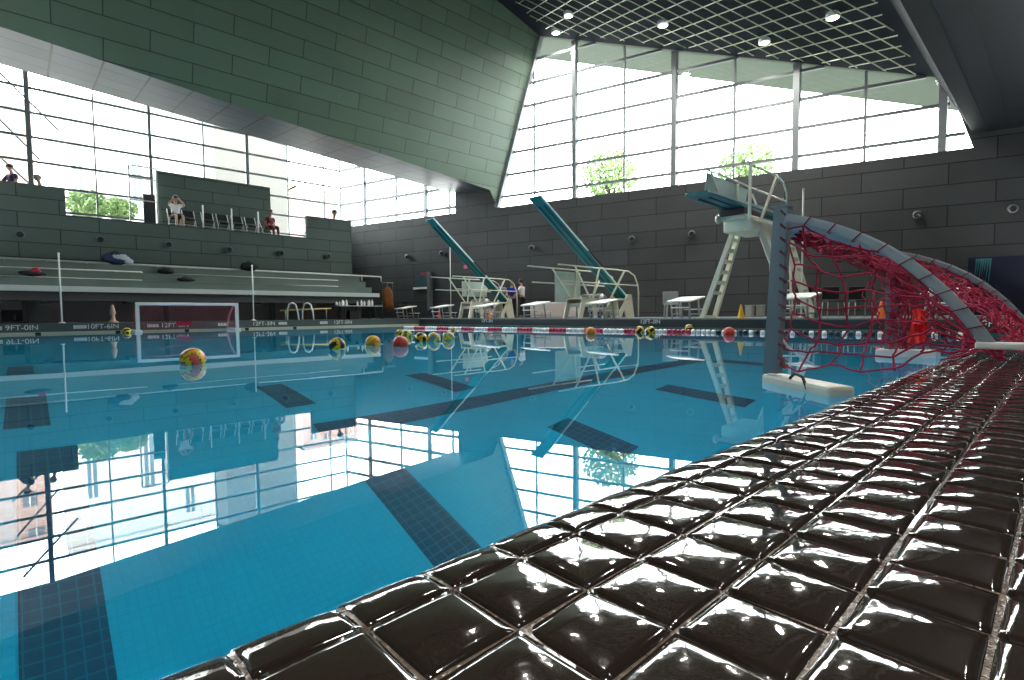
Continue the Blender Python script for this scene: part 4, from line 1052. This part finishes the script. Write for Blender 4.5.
for k in range(10): mb.box(S_(XL + 2.2 * k + .4, 22.5, .95), S_(XL + 2.2 * k + .6, 23.6, 1.05))
mb.build('underside', 'under_shade', t)
for k in range(6):
    mb = MB(); x = XL + 1.0 + 3.9 * k; mb.bar(S_(x, 23.45, DZ), S_(x, 23.45, 1.02), .14, .14); mb.build('support', 'under_shade', t)
def rail(pa_, pb_, v, r, posts, drop):
    a, b = at_v(*pa_, v), at_v(*pb_, v); mb = MB()
    mb.tube([a - O - (b - a) * 0, b - O], r, 8)
    for k in range(posts + 1): q = a.lerp(b, k / max(posts, 1)); mb.tube([q - O, q - O - Vector((0, 0, drop))], r * .8, 6)
    return mb
a = at_v(-160, 250, 24.1)
rail((-150, 250.5), (381, 276.8), 24.05, .035, 16, .25).build('handrail', 'white_frame', t)
rail((-120, 262), (142, 272), 23.4, .022, 8, .3).build('handrail', 'white_frame', t)
rail((174, 274), (338, 280.5), 23.4, .022, 6, .3).build('handrail', 'white_frame', t)
rail((-120, 272), (142, 280.5), 22.8, .022, 8, .25).build('handrail', 'white_frame', t)
rail((176, 283), (338, 286.5), 22.8, .022, 6, .25).build('handrail', 'white_frame', t)

def simple(name, mb, mats, loc, label, cat, group=None):
    o = mb.build(name, mats); o.location = loc; return tag(o, label, cat, group)
def lump(mb, c, r, seed, mi=0):
    rnd = random.Random(seed); n, m_ = 14, 8; vs = []
    for i in range(m_ + 1):
        th = math.pi * i / m_
        for j in range(n):
            ph = 2 * math.pi * j / n; k = 1 + rnd.uniform(-.16, .16) + .1 * math.sin(3 * ph + seed)
            vs.append((c[0] + r[0] * k * math.sin(th) * math.cos(ph), c[1] + r[1] * k * math.sin(th) * math.sin(ph), c[2] + r[2] * k * math.cos(th)))
    mb.add(vs, [(i*n+j, (i+1)*n+j, (i+1)*n+(j+1)%n, i*n+(j+1)%n) for i in range(m_) for j in range(n)], mi, True)
mat('bag_navy', (.03, .045, .11), .7); mat('bag_white', (.6, .66, .72), .7); mat('bag_black', (.015, .015, .018), .7)
def bag(label, x, y, v, w_, h, z, white):
    p = at_v(x, y, v); t = thing('sports_bag', label, 'bag', (p.x, v, z + h * .09)); mb = MB(); lump(mb, (0, 0, h / 2), (w_ / 2, .2, h / 2), int(x)); mb.build('body', 'bag_navy' if white else 'bag_black', t)
    if white:
        mb = MB(); lump(mb, (w_ * .1, -.12, h * .6), (w_ * .3, .10, h * .3), 5); lump(mb, (w_ * .35, -.08, h * .3), (w_ * .16, .12, h * .25), 9); mb.build('white_towel', 'bag_white', t)
    mb = MB(); mb.tube([(-w_ * .3, 0, h * .8), (-w_ * .1, -.05, h * 1.15), (w_ * .15, 0, h * .85)], .02, 6); mb.build('handle', 'bag_black', t); return t
bag('navy bag with a white towel on the top tier below the second round spotlight', 118, 262, 23.85, .85, .42, 2.355, True)
bag('black bag on the top tier beside the flag pole right of the white goal', 250, 268, 23.85, .7, .36, 2.355, False)
bag('small dark bag on the middle tier above the gap in the rails', 166, 274, 23.3, .55, .22, 2.055, False)
bag('dark flat bag on the lowest tier above the white goal', 186, 283, 22.7, .6, .16, 1.755, False)
# red and black kit on the far left tier
mb = MB(); lump(mb, (0, 0, .115), (.32, .14, .09), 3); lump(mb, (.1, -.05, .2), (.12, .1, .09), 4, 1); p = at_v(32, 276, 22.6)
simple('folded_kit', mb, ['bag_black', 'rope_red'], (p.x, 22.56, 1.765), 'red and black folded kit on the stand at the far left', 'kit')

# ================================================================== FLAG POLES
def pole(label, x, v, ytop, base=DZ, tri=False, yb=None):
    p = at_v(x, ytop, v); h = p.z - base; mb = MB(); b0 = 0
    if tri: b0 = .35
    mb.tube([(0, 0, b0), (0, 0, h)], .022, 8); mb.lathe([(.0, 0), (.028, .0), (.028, .05), (0, .07)], c=(0, 0, h - .02), n=10)
    if tri:
        for k in range(3): a = R(120 * k + 20); mb.tube([(0, 0, .42), (math.cos(a) * .16, math.sin(a) * .16, .02)], .016, 6)
    else: mb.lathe([(0, 0), (.09, 0), (.08, .03), (.03, .05)], n=14)
    o = mb.build('flag_pole', 'white_frame'); o.location = (p.x, v, base); return tag(o, label, 'pole', 'backstroke flag poles around the pool')
pole('thin white pole at the left pool side, left of the white goal', 58.5, VE + .5, 254)
pole('thin white pole at the left pool side, right of the white goal', 252, VE + .5, 266)
p = at_u(451, 300, 15.2); pole('thin white pole beside the left diving stand', 450, p.y, 248)
p = at_u(803, 293, 14.5); pole('thin grey pole on splayed feet just right of the near goal post', 803.5, p.y, 190, tri=False)

# ================================================================== FAR LEFT: TABLE, BOTTLES, HANDRAILS, NOTICE
TVv = 22.0
ta, tb_ = at_v(335, 305.5, TVv), at_v(379, 306, TVv); TZt = ta.z
t = thing('folding_table', 'long dark table with white bottles below the right end of the stand', 'table', ((ta.x + tb_.x) / 2, TVv, DZ)); hwt = (tb_.x - ta.x) / 2
mb = MB(); mb.rbox((-hwt, -.36, TZt - DZ - .04), (hwt, .36, TZt - DZ), .01); mb.build('tabletop', 'steel', t)
for sx in (-.72, .72):
    for sy in (-.28, .28):
        mb = MB(); mb.bar((sx * hwt, sy, 0), (sx * hwt + .08 * (1 if sx < 0 else -1), sy, TZt - DZ - .04), .06, .06); mb.build('leg', 'black', t)
k = 0
for x, h in ((336.5, .17), (340.5, .16), (342.5, .25), (344.5, .24), (346.5, .26), (358.5, .2), (361.5, .26), (365.5, .22), (368.5, .25), (370.5, .27), (372.2, .28)):
    p = at_v(x, 305, TVv - .12); mb = MB(); mb.lathe([(0, 0), (.045, 0), (.048, .02), (.048, h * .68), (.02, h * .82), (.018, h), (0, h)], n=12)
    o = mb.build('bottle', 'white'); o.location = (p.x, TVv - .12 + (k % 2) * .1, TZt); k += 1
    sd_ = 'left' if x < 350 else 'right'
    tag(o, 'white water bottle in the ' + sd_ + ' cluster on the long dark table', 'bottle', 'white bottles in the ' + sd_ + ' cluster on the dark table')
p = at_v(352.5, 316, 22.0); mb = MB(); mb.rbox((-.22, -.2, 0), (.22, .2, .36), .02); mb.rbox((-.24, -.22, .36), (.24, .22, .40), .01); simple('black_bin', mb, 'black', (p.x, 22.0, DZ), 'black bin standing under the long dark table', 'bin')
for x, l in ((293, 'left one of two curved pool handrails on the left side'), (308, 'right one of two curved pool handrails on the left side')):
    p = at_v(x, 310, VE + .35); h = at_v(x, 303, VE + .35).z - DZ
    mb = MB(); mb.tube([(-.1, .32, 0), (-.1, .3, h * .6), (-.08, .15, h * .95), (0, 0, h), (.06, -.12, h * .9), (.1, -.2, h * .5), (.12, -.25, .0)], .03, 8); o = simple('pool_handrail', mb, 'white_frame', (p.x, VE + .35, DZ), l, 'handrail', 'curved handrails at the left pool side')
a, b = at_v(280, 310.5, 21.6), at_v(331, 308.5, 21.6)
mb = MB(); mb.tube([(0, 0, 0), b - a], .03, 8); o = simple('rescue_pole', mb, mat('pole_yellow', (.55, .42, .12), .4), a, 'long yellowish pole lying level behind the curved handrails', 'pole')
mb = MB()
for f in (.1, .9): q = (b - a) * f; mb.tube([(q.x, 0, q.z), (q.x, 0, DZ - a.z)], .02, 6)
r_ = mb.build('stand', 'steel', o)
# no-diving / info sign on the lower left wall
p, q = at_v(7.5, 310, 23.58), at_v(22, 321, 23.58); mb = MB(); mb.rbox((-.32, -.03, 0), (.32, 0, p.z - q.z), .01); o = simple('wall_sign', mb, 'black', ((p.x + q.x) / 2, 23.6, q.z), 'small black sign with a pale figure on the lower left wall', 'sign')
mb = MB(); mb.lathe([(0, -.03), (.035, 0), (0, .03)], c=(0, -.035, .21), n=10); mb.box((-.03, -.038, .04), (.03, -.032, .17)); mb.build('figure', 'lamp_grey', o)
# small beige bollard toy
p = at_v(113, 320, VE + 1.0); mb = MB(); mb.lathe([(.14, 0), (.14, .04), (.07, .06), (.05, .25), (.09, .3), (.06, .42), (.03, .56), (0, .58)], n=16)
simple('beige_cone', mb, mat('beige', (.55, .42, .30), .6), (p.x, VE + 1.0, DZ), 'beige bottle-shaped marker standing left of the white goal', 'marker')
# tall orange-brown bundle near the far left corner
p = far_at(388, 25.0, DZ); t = thing('equipment_trolley', 'tall orange-brown net bag hanging on a stand beside the leftmost starting block', 'trolley', p)
mb = MB(); lump(mb, (0, 0, .95), (.26, .24, .55), 17); mb.build('net_bag', mat('rust', (.22, .075, .02), .8, noise=.5, nscale=14), t)
mb = MB(); mb.tube([(0, 0, 1.4), (0, 0, 1.72)], .02, 6); mb.rbox((-.3, -.08, 1.70), (.3, .08, 1.75), .01); mb.build('top_bar', 'lamp_grey', t)
for s in (-1, 1): mb = MB(); mb.tube([(s * .27, 0, 1.72), (s * .30, 0, .0)], .02, 6); mb.bar((s * .30, -.3, .03), (s * .30, .3, .03), .05, .05); mb.build('side_frame', 'dark_metal', t)
# dark box next to it
p = at_u(405, 312, 14.9); mb = MB(); mb.rbox((-.25, -.25, 0), (.25, .25, .75), .08); mb.tube([(0, -.2, .75), (0, -.1, .95), (0, .1, .95), (0, .2, .75)], .025, 6); simple('black_case', mb, 'black', (p.x, p.y, DZ), 'upright black case with handle between the two leftmost starting blocks', 'case')
# notice board and grey post on the far wall
def on_wall(name, x0, y0, x1, y1, th, m_, label, cat, group=None, off=-.005):
    a, b = at_w(x0, y0), at_w(x1, y1); mb = MB(); L_ = (Vector((b.x, b.y, 0)) - Vector((a.x, a.y, 0))).length
    q = [wp(a.y, a.z, off), wp(b.y, a.z, off), wp(b.y, b.z, off), wp(a.y, b.z, off)]; mb.prism(q, -NW * th)
    o = mb.build(name, m_); fix_normals(o); return tag(o, label, cat, group) if label else o
o = on_wall('notice_board', 415.5, 275, 428, 288, .05, mat('board_blue', (.03, .07, .09), .3, noise=.4, nscale=3), 'dark blue-green board on the far wall left of the left diving stand', 'board')
c = on_wall('ledge', 414.5, 287.5, 428.5, 289, .12, 'white_frame', None, None); c.parent = o
c = on_wall('red_header', 421, 272.5, 428.5, 275, .06, mat('dim_red', (.22, .03, .04), .5), None, None); c.parent = o
on_wall('door_frame_post', 429, 272, 433, 310, .2, 'lamp_grey', 'grey vertical post on the far wall right of the dark board', 'post')
o = on_wall('pink_sticker', 464, 265, 467.5, 268.5, .02, mat('pink_sign', (.6, .12, .22), .5), 'small pink sign on the far wall just right of the left raised springboard', 'sign')
# pale crash mat behind the middle stand, things on the stands
p0 = far_at(553, 21.0, DZ); mb = MB(); mb.rbox((-.9, -.35, 0), (.9, .35, .62), .05, mx=Matrix.Rotation(R(-43), 4, 'Z')); simple('crash_mat', mb, mat('mat_pale', (.80, .68, .64), .6), p0, 'pale pinkish mat standing on the deck behind the middle diving stand', 'mat')
mb = MB(); lump(mb, (0, 0, .16), (.2, .2, .16), 31); lump(mb, (.3, .1, .12), (.15, .15, .12), 32); p = at_v(590, 300, 12.6); simple('blue_towels', mb, 'cloth_blue', (p.x + .3, 12.6, DZ), 'crumpled blue towel on the deck behind the middle diving stand', 'towel')
p = far_at(487, 19.3, DZ)
for q, (x, D_, r_, l) in enumerate(((484, 24.3, .22, 'left'), (492, 24.3, .24, 'right'))):
    p = far_at(x + 6, D_, DZ); mb = MB(); mx_ = Matrix.Rotation(R(90), 3, 'X') ; mb.lathe([(r_ * .55, -.09), (r_, -.09), (r_ + .02, 0), (r_, .09), (r_ * .55, .09)], c=(0, 0, r_ + .02), n=24, mx=mx_); mb.lathe([(0, -.05), (r_ * .6, -.05), (r_ * .6, .05), (0, .05)], c=(0, 0, r_ + .02), n=16, mx=mx_, mi=1)
    simple('cable_reel', mb, ['lamp_grey', 'white'], p, l + ' grey and white reel on the deck behind the left diving stand', 'reel')
# grey chair and boxes near the tall stand
p = far_at(672, 17.0, DZ); t = thing('grey_chair', 'light grey plastic chair behind the starting block left of the tall platform', 'chair', p, R(222))
mat('chair_grey', (.38, .41, .40), .4)
mb = MB(); mb.rbox((-.24, -.24, .42), (.24, .24, .46), .02); mb.build('seat', 'chair_grey', t)
mb = MB(); mb.rbox((-.27, -.25, .46), (-.23, .25, .86), .03); mb.build('backrest', 'chair_grey', t)
for sx in (-.21, .21):
    for sy in (-.21, .21): mb = MB(); mb.bar((sx, sy, 0), (sx * .9, sy * .9, .42), .045, .045); mb.build('leg', 'chair_grey', t)
for x, l in ((749.5, 'left one of two pale grey storage boxes behind the yellow cone'), (760.5, 'right one of two pale grey storage boxes behind the yellow cone')):
    p = far_at(x, 17.5, DZ); mb = MB(); mb.rbox((-.11, -.11, 0), (.11, .11, .36), .02); mb.rbox((-.12, -.12, .36), (.12, .12, .40), .01); simple('storage_box', mb, mat('box_grey', (.40, .42, .38), .6), p, l, 'box')
# dark chairs on the far deck seen through the net
for k, x in enumerate((806, 833, 860, 905)):
    p = far_at(x, 14.5, DZ)
    if k == 0:
        cdk = thing('stacking_chair', '', 'chair', p, R(215), 'dark chairs along the far wall behind the net'); o = cdk
        mb = MB(); mb.rbox((-.22, -.22, .42), (.22, .22, .46), .02); mb.build('seat', 'black', cdk); mb = MB(); mb.rbox((-.25, -.22, .5), (-.21, .22, .85), .03); mb.build('backrest', 'black', cdk)
        for sx in (-.2, .2):
            for sy in (-.2, .2): mb = MB(); mb.tube([(sx * 1.1, sy * 1.1, 0), (sx, sy, .42)], .014, 6); mb.build('leg', 'steel', cdk)
    else: o = copy_tree(cdk); o.location = p
    o['label'] = 'black chair by the far wall ' + ('nearest the near goal post', 'second from the near goal post', 'left of the orange cone', 'right of the orange cone behind the dense net')[k]
# blue banner at the right
mat('banner_blue', (.003, .005, .028), .6, noise=.3, nscale=1); mat('banner_teal', (.05, .22, .25), .6, noise=.6, nscale=6)
o = on_wall('blue_banner', 968, 258, 1090, 318, .03, 'banner_blue', 'dark blue banner with a pale teal splash on the far wall at the right', 'banner')
a, b = at_w(976, 259), at_w(991, 290); mb = MB()
rnd = random.Random(4)
for k in range(7):
    f0 = k / 7; y0 = a.y + (b.y - a.y) * f0; y1 = a.y + (b.y - a.y) * (f0 + .13); z0 = a.z; z1 = a.z + (b.z - a.z) * rnd.uniform(.5, 1)
    q = [wp(y0, z0, -.04), wp(y1, z0, -.04), wp((y0 + y1) / 2 + .05, z1, -.04), wp(y0 - .02, (z0 + z1) / 2, -.04)]; mb.prism(q, -NW * .004)
c = mb.build('splash', 'banner_teal', o)
